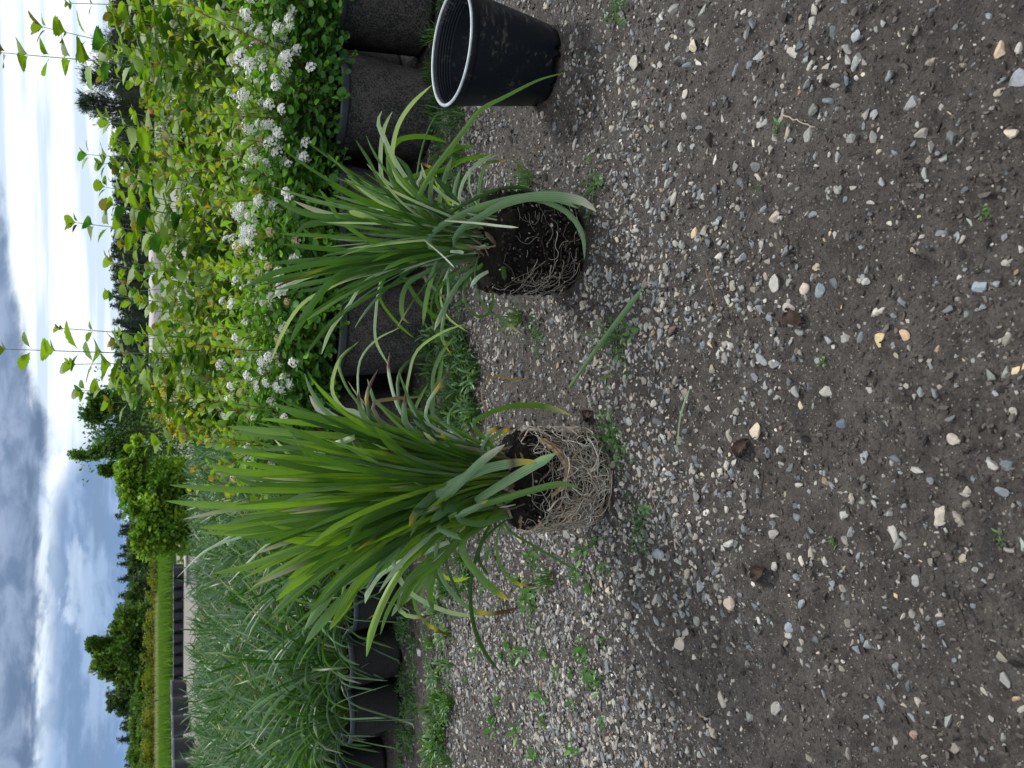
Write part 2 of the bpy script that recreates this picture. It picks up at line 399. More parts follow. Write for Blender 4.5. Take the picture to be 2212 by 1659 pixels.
# ------------------------------------------------------------------ stones
def ico(sub):
    import bmesh
    b = bmesh.new(); bmesh.ops.create_icosphere(b, subdivisions=sub, radius=1); v = np.array([x.co[:] for x in b.verts]); f = np.array([[q.index for q in p_.verts] for p_ in b.faces]); b.free(); return v, f
ICO1, ICO1F = ico(1); ICO2, ICO2F = ico(2); ICO3, ICO3F = ico(3)
def stone_shapes(base_, n, rng, ang=1.0):
    out = []
    for _ in range(n):
        v = base_.copy()
        for _k in range(rng.integers(8, 15)):              # cut flat facets
            d = nrm(rng.normal(size=3)); h = rng.uniform(.42, .86); s_ = v @ d
            v = v - np.outer(np.clip(s_ - h, 0, None) * ang, d)
        v *= 1 + .06 * rng.normal(size=(len(v), 1)) * (len(base_) < 100)
        out.append(v)
    return out
PAL = np.array([(.30, .295, .28), (.22, .23, .235), (.36, .345, .32), (.15, .165, .175), (.21, .225, .235), (.27, .25, .225), (.42, .39, .345), (.11, .12, .13), (.33, .30, .25), (.26, .27, .25), (.44, .39, .30), (.34, .25, .17), (.24, .16, .13), (.60, .58, .55)])
PW = np.array([16, 16, 11, 12, 9, 10, 7, 7, 7, 8, 2.6, .9, .5, 2.0]); PW = PW / PW.sum()
def stone_cols(K, rng): return PAL[rng.choice(len(PAL), K, p=PW)] * rng.uniform(.5, 1.15, (K, 1))
OBST = [(-.158, 1.125, .078), (.247, 1.21, .088), (.610, 1.296, .080)]
def clear(x, y, r_): return all((x - a) ** 2 + (y - b) ** 2 > (q + r_) ** 2 for a, b, q in OBST)
def density(U, V):
    """how thickly stones lie, as seen on the ground"""
    d = .20
    d = max(d, 1.0 * math.exp(-((U - 330) / 420) ** 4) * (1 if V < 1370 else math.exp(-((V - 1370) / 240) ** 2)))
    d = max(d, .55 * math.exp(-((V - 1030) / 110) ** 2))
    d = max(d, .72 * math.exp(-((V - 1330) / 260) ** 2) * math.exp(-((U - 1050) / 430) ** 2))
    d = max(d, .55 * math.exp(-((V - 1620) / 200) ** 2) * math.exp(-((U - 1000) / 280) ** 2))
    d = max(d, .35 * math.exp(-((V - 1240) / 60) ** 2) * (U > 1250))
    if V < 925: d *= .10 if U < 520 else .4
    if V > 1850: d *= .7
    return d
def proj(P):
    x, y, z = P[..., 0], P[..., 1], P[..., 2] - CAM_H
    dep = y * cp - z * sp; up = y * sp + z * cp
    return 829.5 + FPX * x / dep, 1106 - FPX * up / dep
rng = np.random.default_rng(11)
cand = []
N0 = 230000
# sample uniformly in world area over the bare yard
xs = rng.uniform(-1.35, 1.2, N0); ys = rng.uniform(.28, 2.25, N0)
U_, V_ = proj(np.stack([xs, ys, 0 * xs], -1))
ok = (U_ > -60) & (U_ < 1720) & (V_ > 840) & (V_ < 2260)
xs, ys, U_, V_ = xs[ok], ys[ok], U_[ok], V_[ok]
patch = vnoise(xs, ys, 5.0, 21) + .6 * vnoise(xs, ys, 14, 22)
pr = np.array([density(u, v) for u, v in zip(U_, V_)]) * (1 + 1.3 * patch)
keep = rng.random(len(xs)) < pr * .52
xs, ys, U_, V_ = xs[keep], ys[keep], U_[keep], V_[keep]
mask = np.array([clear(a, b, .004) for a, b in zip(xs, ys)]); xs, ys, U_, V_ = xs[mask], ys[mask], U_[mask], V_[mask]
K = len(xs)
sz = rng.lognormal(-5.80, .50, K)                       # about 2 to 6 mm half size
sz = np.clip(sz, .0012, .0085)
# half buried, flattened chips
def stone_mats(K, sz, rng, flat=(.35, .75)):
    a = rng.uniform(0, 2 * pi, K); c_, s_ = np.cos(a), np.sin(a); z0 = np.zeros(K); o1 = np.ones(K)
    Rz = np.stack([np.stack([c_, -s_, z0], -1), np.stack([s_, c_, z0], -1), np.stack([z0, z0, o1], -1)], 1)
    tlt = rng.normal(0, .22, K); ct, st = np.cos(tlt), np.sin(tlt)
    Rx = np.stack([np.stack([o1, z0, z0], -1), np.stack([z0, ct, -st], -1), np.stack([z0, st, ct], -1)], 1)
    S_ = np.zeros((K, 3, 3)); S_[:, 0, 0] = sz * rng.uniform(.85, 1.5, K); S_[:, 1, 1] = sz * rng.uniform(.6, 1.0, K); S_[:, 2, 2] = sz * rng.uniform(*flat, K)
    return Rz @ Rx @ S_
order = np.argsort(-sz); nbig = 0
mb = MB(); shapes1 = stone_shapes(ICO2, 10, rng); tiny = stone_shapes(ICO1, 8, rng)
M_ = stone_mats(K, sz, rng); Zs = height(xs, ys) + sz * rng.uniform(-.30, .22, K); Pst = np.stack([xs, ys, Zs], -1); Cs = stone_cols(K, rng)
big = sz > .0042; sel = rng.integers(0, 10, K)
for q in range(10):
    k_ = big & (sel == q); mb.batch(shapes1[q], ICO2F, M_[k_], Pst[k_], Cs[k_])
for q in range(8):
    k_ = (~big) & (sel % 8 == q); mb.batch(tiny[q], ICO1F, M_[k_], Pst[k_], Cs[k_])
tag(mb.build('gravel', M_STONE, smooth=False), 'small grey and tan gravel pressed into the dark soil', 'gravel', kind='stuff')
# chips of dark bark and straw in the soil
mb = MB(); K = 5200
xb = rng.uniform(-1.2, 1.2, K); yb = rng.uniform(.28, 1.75, K)
kk = np.array([clear(a, b, .004) for a, b in zip(xb, yb)]); xb, yb = xb[kk], yb[kk]; K = len(xb)
L_ = rng.lognormal(-5.6, .5, K); a = rng.uniform(0, 2 * pi, K)
Mb = frames(np.stack([np.cos(a), np.sin(a), rng.normal(0, .12, K)], -1), np.tile([0., 0, 1], (K, 1)), rng.normal(0, .5, K))
Sb = np.zeros((K, 3, 3)); Sb[:, 1, 1] = L_; Sb[:, 0, 0] = L_ * rng.uniform(.12, .6, K); Sb[:, 2, 2] = L_ * .16
cb = np.where(rng.random((K, 1)) < .90, np.array([[.012, .010, .009]]), np.array([[.30, .24, .15]])) * rng.uniform(.5, 1.8, (K, 1))
mb.batch(stone_shapes(ICO1, 1, rng)[0], ICO1F, Mb @ Sb, np.stack([xb, yb, height(xb, yb) + L_ * .1], -1), cb)
tag(mb.build('bark_crumbs', M_BARK, smooth=False), 'dark bark crumbs and straw bits scattered over the soil', 'bark bits', kind='stuff')

mb = MB(); K = 42000
xb = rng.uniform(-1.25, 1.15, K); yb = .26 + 1.75 * rng.random(K) ** 1.25; U9, V9 = proj(np.stack([xb, yb, 0 * xb], -1)); kk = (U9 > -30) & (U9 < 1690) & (V9 < 2250)
kk &= np.array([clear(a, b, .0) for a, b in zip(xb, yb)]); xb, yb = xb[kk], yb[kk]; K = len(xb); L_ = np.clip(rng.lognormal(-6.35, .45, K), .0006, .0048)
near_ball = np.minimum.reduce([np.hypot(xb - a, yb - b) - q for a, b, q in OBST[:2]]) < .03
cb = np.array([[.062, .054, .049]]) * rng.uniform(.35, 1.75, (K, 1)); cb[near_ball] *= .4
for q in range(4):
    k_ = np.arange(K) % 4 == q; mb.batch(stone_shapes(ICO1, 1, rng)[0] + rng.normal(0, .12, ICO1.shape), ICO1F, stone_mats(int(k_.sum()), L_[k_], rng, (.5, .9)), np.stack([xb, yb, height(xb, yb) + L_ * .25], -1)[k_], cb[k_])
tag(mb.build('soil_clods', M_BARK, smooth=False), 'fine crumbs and clods of damp brown soil covering the bare ground', 'soil crumbs', kind='stuff')

# larger stones, each a thing: (U, V, size px along, across, angle, colour, label)
hand = [
 (1435, 1962, 44, 32, 20, (.24, .24, .24), 'large grey rounded stone half sunk in the soil towards the lower right'),
 (545, 2020, 46, 30, 60, (.40, .36, .31), 'pale tan lumpy pebble, the biggest stone of the lower left foreground'),
 (920, 1899, 38, 32, 80, (.50, .40, .22), 'yellow ochre angular stone among grey gravel in the foreground'),
 (935, 1952, 32, 18, 140, (.46, .32, .21), 'orange tan chip of stone just right of the yellow ochre stone'),
 (1035, 1763, 32, 32, 10, (.20, .25, .27), 'square blue grey stone slab set flat in the soil'),
 (1050, 1672, 42, 28, 75, (.36, .35, .33), 'long light grey pebble beside the square blue grey slab'),
 (1155, 1498, 34, 17, 95, (.58, .44, .27), 'slim tan pebble lying crosswise in the soil'),
 (1190, 1665, 30, 26, 30, (.44, .38, .31), 'pinkish tan rounded pebble above the pair of grey slabs'),
 (1300, 1622, 30, 28, 0, (.15, .15, .155), 'round dark grey pebble sitting proud of the soil'),
 (1036, 1728, 30, 26, 40, (.50, .43, .36), 'cream notched stone touching the square blue grey slab'),
 (1490, 2192, 38, 34, 20, (.26, .27, .30), 'smooth blue grey cobble near the lower right corner'),
 (1552, 2158, 40, 18, 70, (.46, .35, .24), 'bent orange cream stone near the lower right corner'),
 (1040, 2120, 38, 30, 70, (.24, .28, .32), 'smooth blue oval pebble in the lower middle foreground'),
 (365, 1420, 42, 22, 60, (.34, .32, .29), 'long grey stone lying at the edge of the gravel on the left'),
 (268, 1470, 34, 28, 30, (.40, .37, .32), 'cream grey lump of stone at the left edge of the soil track'),
 (360, 1580, 34, 26, 110, (.42, .36, .29), 'pinkish cream flat stone in the left of the soil track'),
 (1523, 1372, 36, 32, 0, (.38, .36, .33), 'rough pale grey stone to the right below the empty pot'),
 (730, 1624, 40, 26, 100, (.52, .44, .34), 'cream and white chipped stone below the long fallen leaf'),
 (912, 1302, 26, 22, 60, (.62, .50, .30), 'small yellow cream stone beside the fallen green leaf'),
 (742, 1812, 34, 26, 20, (.09, .11, .15), 'ragged dark blue slag like stone in the foreground'),
 (460, 1425, 30, 24, 40, (.24, .27, .29), 'grey blue chip of stone left of the pale rooted plant'),
 (250, 900, 44, 24, 0, (.46, .48, .50), 'white chunk of broken concrete in front of the small pots'),
 (1060, 1322, 28, 22, 80, (.21, .22, .235), 'blue grey flat stone touching the foot of the dark root ball'),
 (1180, 1540, 30, 18, 30, (.30, .31, .31), 'light grey sliver of stone in the middle of the soil'),
 (300, 1700, 26, 22, 0, (.25, .28, .32), 'blue oval pebble alone in the lower left soil'),
 (150, 1560, 34, 26, 110, (.36, .33, .29), 'grey tan pebble in the left gravel fringe'),
 (1395, 1640, 30, 20, 0, (.30, .30, .29), 'pale pebble in the right middle of the soil'),
 (1560, 1500, 26, 20, 80, (.50, .44, .33), 'cream pebble towards the right edge below the empty pot'),
 (1415, 1880, 24, 22, 90, (.26, .27, .28), 'grey pebble just above the large grey rounded stone'),
 (1580, 1850, 24, 20, 0, (.30, .33, .35), 'pale blue grey pebble close to the right edge'),
]
shp = stone_shapes(ICO3, 40, rng, .93)
def put_stone(x, y, ra, rb, rc, ang, col, shape, label, group=None, sink=.35):
    V = shape * np.array([ra, rb, rc]); n_ = nrm(shape)
    V = V * (1 + .05 * np.sin(shape[:, :1] * 5 + ang) * np.cos(shape[:, 1:2] * 4))
    c_, s_ = cos(ang), sin(ang); V = V @ np.array([[c_, s_, 0], [-s_, c_, 0], [0, 0, 1]])
    m_ = MB(); m_.add(V, ICO3F, np.array(col) * .9)
    o = m_.build('stone', M_STONE, smooth=False, loc=(x, y, gz(x, y) + rc * (.75 - 2 * sink)))
    return tag(o, label, 'stone', group)
for k, (U, V, A, B, ang, col, lab) in enumerate(hand):
    P = gd(U, V); dist = np.linalg.norm(P - CAMP); s_ = dist / FPX / 2
    put_stone(P[0], P[1], A * s_, B * s_ * 1.15, min(A, B) * s_ * .62, radians(90 + ang), col, shp[k % 40], lab)
rng2 = np.random.default_rng(5)
tones = [((.31, .31, .295), 'grey'), ((.19, .21, .23), 'blue grey'), ((.42, .40, .37), 'pale cream'), ((.25, .23, .20), 'brownish grey'), ((.38, .33, .26), 'tan'), ((.12, .13, .14), 'dark grey')]
cnt = 0; tries = 0
protos = {}
placed = [tuple(gd(h[0], h[1])[:2]) for h in hand]
while cnt < 262 and tries < 9000:
    tries += 1
    U = rng2.uniform(5, 1650); V = rng2.uniform(1090, 2205)
    if rng2.random() > (.12 if V < 1850 else .05) + density(U, V) * .9: continue
    P = gd(U, V)
    r_ = rng2.lognormal(-5.12, .28); r_ = min(max(r_, .0044), .0095)
    if V > 1850: r_ *= .78
    if not clear(P[0], P[1], r_ * 1.3) or any((P[0] - a) ** 2 + (P[1] - b) ** 2 < (r_ + .010) ** 2 for a, b in placed): continue
    placed.append((P[0], P[1]))
    ti = rng2.choice(6, p=[.30, .24, .16, .14, .07, .09]); si = rng2.integers(0, 5); key = (ti, si)
    zone = 'left' if U < 560 else ('middle' if U < 1110 else 'right')
    depth_ = 'beyond the rooted plants' if V < 1250 else ('behind the soil track' if V < 1500 else 'in the near soil')
    depth_ = {'beyond the rooted plants': 'beside the rooted plants', 'behind the soil track': 'just in front of the rooted plants', 'in the near soil': 'in the near soil'}[depth_]
    lab = f'small {tones[ti][1]} stone {depth_}, {zone} of the picture'
    grp = f'{tones[ti][1]} stones {depth_}, {zone}'
    if key not in protos:
        protos[key] = put_stone(P[0], P[1], r_ * 1.2, r_ * .85, r_ * .55, 0, np.array(tones[ti][0]) * .8, shp[(ti * 7 + si * 3) % 40], lab, grp); protos[key]['r'] = float(r_)
        o = protos[key]; rr0 = r_
    else:
        o = protos[key].copy(); COL.objects.link(o); rr0 = protos[key]['r']; s_ = r_ / rr0
        o.scale = (s_ * rng2.uniform(.8, 1.25), s_ * rng2.uniform(.8, 1.1), s_ * rng2.uniform(.7, 1.1)); o.location = (P[0], P[1], gz(P[0], P[1]) - r_ * .02)
        o['label'] = lab; o['group'] = grp
    o.rotation_euler = (rng2.normal(0, .15), rng2.normal(0, .15), rng2.uniform(0, 6.28)); cnt += 1
for o in protos.values(): del o['r']

# ------------------------------------------------------------------ strap leaves
GREENS = {'q': (.062, .145, .062), 'h': (.045, .125, .016), 'g': (.078, .185, .016), 'b': (.155, .300, .020), 'd': (.026, .085, .009), 's': (.125, .235, .105), 'p': (.34, .47, .33), 'y': (.30, .42, .03), 'w': (.62, .68, .52), 'k': (.10, .055, .035), 't': (.20, .145, .105)}  # s: glaucous leaf tone with some sky sheen put into it
def cropA(x, y): return 1659 - (768 + .2976 * y), 329.2 + .2976 * x
def cropB(x, y): return 1659 - (274.3 + .2976 * y), 603.5 + .2976 * x
def crop4(x, y): return 1659 - .3472 * y, 658.3 + .3472 * x
def crop5(x, y): return 1659 - (548.6 + .3472 * y), 658.3 + .3472 * x
def crop6(x, y): return 1659 - (1083 + .3472 * y), 658.3 + .3472 * x
CR = {'A': (cropA, .2976), 'B': (cropB, .2976), '4': (crop4, .3472), '5': (crop5, .3472), '6': (crop6, .3472)}
def strap(mb, W, P, kind, rng, tip=None, fold=.35, blunt=.12, roll=None, view=None):
    """P from tip to base"""
    n = len(P); t = np.linspace(0, 1, n)
    T = nrm(np.gradient(P, axis=0)); vd = nrm(P - (CAMP if view is None else view)); side = nrm(np.cross(T, vd)); nr = np.cross(side, T)
    if tip == 'L': blunt = .62; tip = None
    r0 = rng.uniform(-.5, .5) if roll is None else roll; r1 = rng.uniform(-.6, .6)
    an = (r0 + r1 * (t - .4))[:, None]; side2 = side * np.cos(an) + nr * np.sin(an); nr2 = nr * np.cos(an) - side * np.sin(an)
    w = W * np.minimum(1, (t / blunt + .02) ** .6) * (1 - .35 * np.clip((t - .35) / .65, 0, 1))
    c0 = np.array(GREENS[kind]) * rng.uniform(.85, 1.15)
    col = np.repeat(c0[None], n, 0)
    pale = np.clip((t - .82) / .18, 0, 1)[:, None]; col = col * (1 - pale * .4) + np.array([.20, .24, .06]) * pale * .4
    if tip == 'y':
        k_ = np.clip((.085 - t) / .03, 0, 1)[:, None]; col = col * (1 - k_) + np.array([.50, .36, .03]) * k_
        k_ = np.exp(-((t - .10) / .014) ** 2)[:, None]; col = col * (1 - k_) + np.array([.06, .025, .015]) * k_
    if tip == 'k':
        k_ = np.clip((.15 - t) / .04, 0, 1)[:, None]; col = col * (1 - k_) + np.array([.07, .035, .025]) * k_
        k_ = np.exp(-((t - .175) / .018) ** 2)[:, None]; col = col * (1 - k_) + np.array([.6, .38, .02]) * k_
    if tip == 'p':
        k_ = np.clip((.2 - t) / .15, 0, 1)[:, None]; col = col * (1 - k_) + np.array([.36, .36, .30]) * k_
    if tip == 's':
        k_ = np.clip((.35 - t) / .35, 0, 1)[:, None]; col = col * (1 - k_ * .8) + np.array(GREENS['s']) * k_ * .8
    ribbon(mb, P, w, side2, nr2, fold, col)
def traced(mb, data, yb, rng):
    for row in data:
        cr, kind, w, doff, pts_ = row[:5]; tip = row[5] if len(row) > 5 else None
        f, sc = CR[cr]; UV = [f(*q) for q in pts_]
        n = max(12, int(sum(math.dist(UV[i], UV[i + 1]) for i in range(len(UV) - 1)) / 16)); UVs = spline(np.array([[a, b, 0] for a, b in UV]), n)
        t = np.linspace(0, 1, n); base_d = yb + (0 if len(row) < 7 else row[6]); d = base_d + doff * (1 - t) ** 1.15
        P = []
        for (u, v, _), dd in zip(UVs, d):
            q = pt(u, v, dd)
            if q[2] < .006: q = gd(u, v, .006)
            P.append(q)
        P = np.array(P); wm = w * sc * np.linalg.norm(P[n // 3] - CAMP) / FPX / 2
        strap(mb, wm, P, kind, rng, tip)
def tuft_fill(mb, c0, rad, z0, n, rng, L=(.2, .42), W=(.003, .0055), kinds='ggbdds', lean=(.05, .5), arch=(.2, 1.2), seg=12, azb=None, view=None):
    for _ in range(n):
        a = rng.uniform(0, 2 * pi); r_ = rad * math.sqrt(rng.random()); b = np.array([c0[0] + r_ * cos(a), c0[1] + r_ * sin(a), z0])
        a2 = a + rng.normal(0, .5) if azb is None else azb + rng.normal(0, .8)
        if view is None and sin(a2) < -.25: lean = (min(lean[0], .02), min(lean[1], .25)); arch = (arch[0] * .2, min(arch[1], .5))
        Ln = rng.uniform(*L); l0 = rng.uniform(*lean); ar = rng.uniform(*arch) * (1 if rng.random() < .7 else 1.7)
        kink = rng.integers(4, seg) if rng.random() < .07 else -1; ds = Ln / (seg - 1); p_ = b.copy(); P = [p_.copy()]; th = l0
        for k in range(seg - 1):
            p_ = p_ + ds * np.array([sin(th) * cos(a2), sin(th) * sin(a2), cos(th)])
            if p_[2] < .012: p_[2] = .012
            P.append(p_.copy()); th = min(th + ar / seg * (1 + k / seg), 2.6); a2 += rng.normal(0, .03)
            if kink == k: th += rng.uniform(.3, 1.0)
        strap(mb, rng.uniform(*W), np.array(P)[::-1], kinds[rng.integers(len(kinds))], rng, 'y' if rng.random() < .012 else ('k' if rng.random() < .03 else ('p' if rng.random() < .10 else ('s' if rng.random() < .3 else None))), view=view)

LEAVES1 = [
 ('A','b',50,-.05,[(95,1055),(400,1085),(900,1085),(1500,1030),(2100,960),(2600,900)],'s'),
 ('A','b',42,-.02,[(125,940),(500,970),(1000,980),(1500,975),(2100,930),(2600,900)],'s'),
 ('A','s',30,.10,[(225,1187),(600,1120),(1200,1090),(1800,1010),(2500,940)],'p'),
 ('A','b',50,.0,[(380,790),(600,840),(1000,870),(1500,900),(2100,905),(2600,920)]),
 ('A','g',44,.06,[(450,840),(700,870),(1100,900),(1600,920),(2500,930)],'s'),
 ('A','g',50,.02,[(475,680),(700,700),(1100,780),(1500,850),(2100,890),(2600,900)],'s'),
 ('A','b',52,.05,[(545,515),(900,555),(1300,580),(1700,600),(2100,680),(2600,850)],'s'),
 ('A','g',45,.09,[(600,550),(900,590),(1300,630),(1800,680),(2300,760),(2620,850)],'s'),
 ('A','b',40,.07,[(790,460),(1100,490),(1500,540),(2000,610),(2500,760)]),
 ('A','g',66,.03,[(880,350),(1000,400),(1150,450),(1400,480),(1800,560),(2200,680),(2600,820)]),
 ('A','g',44,-.02,[(910,490),(1200,620),(1500,750),(1900,850),(2400,890),(2650,900)]),
 ('A','g',66,-.08,[(1615,515),(1750,660),(1950,800),(2200,900),(2600,960)]),
 ('A','d',78,-.02,[(1520,635),(1750,640),(2100,700),(2600,850)]),
 ('A','b',56,-.07,[(1325,970),(1600,965),(2000,960),(2600,930)]),
 ('A','s',48,-.07,[(940,1068),(1200,990),(1500,935),(1900,915),(2600,900)]),
 ('A','g',44,.04,[(525,1225),(900,1130),(1300,1070),(1800,1040),(2550,960)],'s'),
 ('A','b',54,.05,[(345,1250),(700,1230),(1100,1140),(1700,1070),(2500,1000)]),
 ('A','b',44,.08,[(350,1285),(700,1290),(1100,1270),(2000,1150),(2600,1030)]),
 ('A','p',18,.12,[(400,1405),(700,1250),(1000,1180),(1500,1060),(2400,980)]),
 ('A','p',17,.14,[(180,1610),(400,1410),(700,1300),(1100,1180),(1600,1060),(2400,990)]),
 ('A','b',54,.02,[(435,1585),(700,1530),(1000,1420),(1400,1290),(2000,1120),(2600,1000)]),
 ('A','b',60,-.06,[(910,1335),(1300,1350),(1700,1290),(2200,1220),(2750,1090)]),
 ('A','g',36,-.03,[(980,1120),(1200,1190),(1500,1230),(1900,1240),(2600,1100)]),
 ('A','g',56,-.09,[(1430,1430),(1440,1340),(1550,1180),(1800,1070),(2100,1000),(2600,960)]),
 ('A','g',66,.0,[(1105,1600),(1300,1500),(1600,1400),(2000,1260),(2650,1060)]),
 ('A','b',32,.0,[(790,1200),(950,1250),(1200,1300),(1700,1280),(2600,1060)]),
 ('A','p',18,.10,[(545,1659),(800,1400),(1000,1270),(1300,1180),(2400,1030)]),
 ('A','g',50,.0,[(690,645),(900,760),(1200,830),(1700,870),(2600,910)]),
 ('A','s',50,.10,[(800,685),(1100,670),(1500,690),(2100,760),(2600,860)]),
 ('A','b',42,.03,[(605,765),(900,820),(1300,860),(1900,890),(2600,910)]),
 ('A','g',46,.04,[(600,890),(800,940),(1200,950),(1800,950),(2600,920)]),
 ('A','d',60,-.03,[(1610,1095),(1700,1020),(1800,960),(2200,930),(2600,920)]),
 ('A','s',60,.10,[(1110,760),(1300,660),(1470,590)],'p'),
 ('A','g',50,.0,[(640,1320),(900,1300),(1300,1230),(1900,1120),(2600,1000)]),
 ('A','g',50,.02,[(520,1290),(900,1240),(1500,1130),(2600,990)]),
 # folded leaves hanging over the root ball
 ('5','s',60,-.12,[(1440,1288),(1300,1300),(1100,1345),(900,1440),(760,1530),(700,1585),(720,1560),(900,1480),(1250,1400)],'y',.0),
 ('5','s',62,-.11,[(1565,1240),(1400,1330),(1200,1450),(1060,1545),(1150,1540),(1330,1480)],None,-.03),
 ('5','s',50,-.10,[(1245,1185),(1100,1290),(950,1440),(830,1560),(900,1590),(1250,1500)],'p',-.02),
 ('5','g',42,-.12,[(1700,1455),(1600,1430),(1450,1460),(1250,1520),(1080,1570),(900,1640),(1000,1660),(1300,1560)],None,-.01),
 ('5','s',50,-.08,[(690,1590),(800,1560),(1000,1480),(1250,1440)]),
 ('6','s',54,-.10,[(650,155),(680,90),(760,0),(900,-90),(1250,-150)],'y'),
 ('6','s',56,-.08,[(780,130),(900,30),(1050,-60),(1280,-120)]),
 ('5','s',46,-.10,[(1140,1530),(1060,1580),(950,1640),(1100,1680),(1320,1600)],'y'),
 # right hand side, thin and drooping
 ('5','g',34,.0,[(1660,1005),(1500,950),(1300,945),(1150,990),(1050,1060),(1150,1180),(1250,1260)],'p'),
 ('5','p',22,.08,[(530,610),(520,720),(560,900),(620,1020),(750,1150),(1100,1230)],'k'),
 ('5','t',24,.05,[(735,888),(560,900),(430,925),(440,990),(560,1120),(1100,1230)]),
 ('5','p',24,.15,[(330,550),(220,650),(170,800),(190,900),(300,1000),(600,1100),(1200,1230)],'p'),
 ('5','g',18,.12,[(330,545),(220,660),(230,760),(310,900),(500,1060),(1200,1230)]),
 ('5','p',14,.16,[(600,455),(450,530),(350,650),(330,800),(360,950),(500,1100),(1150,1230)]),
 ('5','p',18,.10,[(1000,435),(850,490),(700,600),(650,750),(640,900),(750,1050),(1150,1230)]),
 ('5','s',24,.08,[(935,505),(850,620),(800,750),(800,900),(830,1100),(1200,1250)]),
 ('5','p',22,.05,[(915,715),(830,830),(760,950),(800,1080),(1200,1240)],'k'),
 ('5','s',20,.1,[(770,800),(700,930),(680,1020),(800,1120),(1200,1240)]),
 ('5','s',26,.16,[(0,745),(40,850),(150,1000),(350,1100),(700,1150),(1150,1230)]),
 ('5','p',56,.15,[(30,880),(100,970),(300,1080),(600,1130),(1150,1220)],'p'),
 ('5','p',58,.12,[(255,960),(330,1000),(450,1100),(800,1150),(1150,1220)]),
 ('5','t',14,.05,[(1395,775),(1300,782),(1200,758),(1130,790),(1100,880),(1130,1000),(1130,1150),(1230,1260)]),
 ('5','s',24,.0,[(1315,1080),(1200,1120),(1120,1200),(1200,1290)],'k'),
 ('5','s',34,.0,[(1240,1075),(1150,1110),(1100,1250),(1250,1330)],'k'),
 ('5','s',26,.1,[(860,645),(830,800),(790,900),(800,1000),(1000,1160)]),
 ('5','d',22,.1,[(770,620),(690,640),(600,720),(580,850),(650,1000),(1100,1200)]),
 ('5','d',26,.06,[(455,720),(400,830),(390,950),(500,1080),(1100,1200)],'k'),
 ('5','s',30,.04,[(630,850),(620,1000),(700,1120),(1100,1230)],'k'),
 ('5','s',30,.04,[(335,855),(345,960),(450,1080),(900,1200)],'k'),
 ('5','g',40,.05,[(560,965),(700,990),(900,1080),(1200,1230)]),
 ('5','s',34,.03,[(600,990),(640,1080),(800,1160),(1200,1260)]),
 # left hand side
 ('6','b',46,.02,[(385,965),(420,800),(500,600),(600,430),(700,330),(900,180),(1150,30)]),
 ('6','g',24,.05,[(470,830),(510,700),(600,540),(720,400),(900,250),(1150,40)]),
 ('6','b',60,.03,[(155,800),(250,650),(350,480),(500,350),(800,180),(1200,40)]),
 ('6','g',64,.02,[(0,800),(100,650),(250,450),(450,280),(800,130),(1250,0)],'s'),
 ('6','g',54,.04,[(0,890),(100,760),(300,550),(600,330),(1200,30)],'s'),
 ('6','g',60,.06,[(-200,700),(0,520),(250,350),(600,200),(1250,0)]),
 ('6','b',56,.0,[(-180,620),(-50,500),(200,330),(600,160),(1250,-20)]),
 ('6','b',60,.0,[(-100,480),(100,350),(400,210),(800,90),(1280,-20)]),
 ('6','b',50,-.02,[(-350,560),(-150,430),(150,270),(600,120),(1250,-30)]),
 ('6','p',38,.12,[(375,635),(400,550),(470,450),(600,380),(900,250)]),
 ('6','s',36,.08,[(540,715),(590,640),(700,540),(950,200)]),
 ('6','g',66,.0,[(590,690),(600,620),(680,480),(820,380),(1000,200),(1250,50)]),
 ('6','p',24,.0,[(790,705),(740,720),(650,715),(600,690),(588,640),(610,560),(700,470),(900,280)],'k'),
 ('6','g',52,-.02,[(1270,615),(1200,570),(1100,480),(1000,350),(980,280),(1020,200),(1250,80)],'y'),
 ('6','g',18,-.02,[(1450,520),(1330,515),(1250,450),(1200,350),(1200,200),(1280,80)],'k'),
 ('6','s',30,.02,[(1340,660),(1150,700),(1000,650),(880,520),(830,400),(830,250),(1000,130),(1250,20)],'k'),
 ('6','p',32,.03,[(1120,720),(900,690),(700,600),(600,500),(540,350),(530,310),(700,150),(1200,0)]),
 ('6','g',18,.06,[(930,850),(800,790),(740,740),(680,630),(720,500),(1000,200)],'k'),
 ('6','y',22,.08,[(1030,470),(940,492),(850,455),(840,350),(1000,150)]),
 ('6','d',20,.02,[(985,640),(920,500),(880,370),(900,150),(1200,50)]),
 ('6','d',20,.0,[(1150,470),(1080,350),(1130,220),(1280,90)]),
 ('6','s',34,-.06,[(980,240),(900,200),(830,160),(900,90),(1250,20)]),
 ('6','g',40,.02,[(800,700),(780,560),(820,400),(900,250),(1200,60)]),
 ('6','s',26,.04,[(700,640),(760,500),(820,330),(1000,150),(1250,40)]),
]
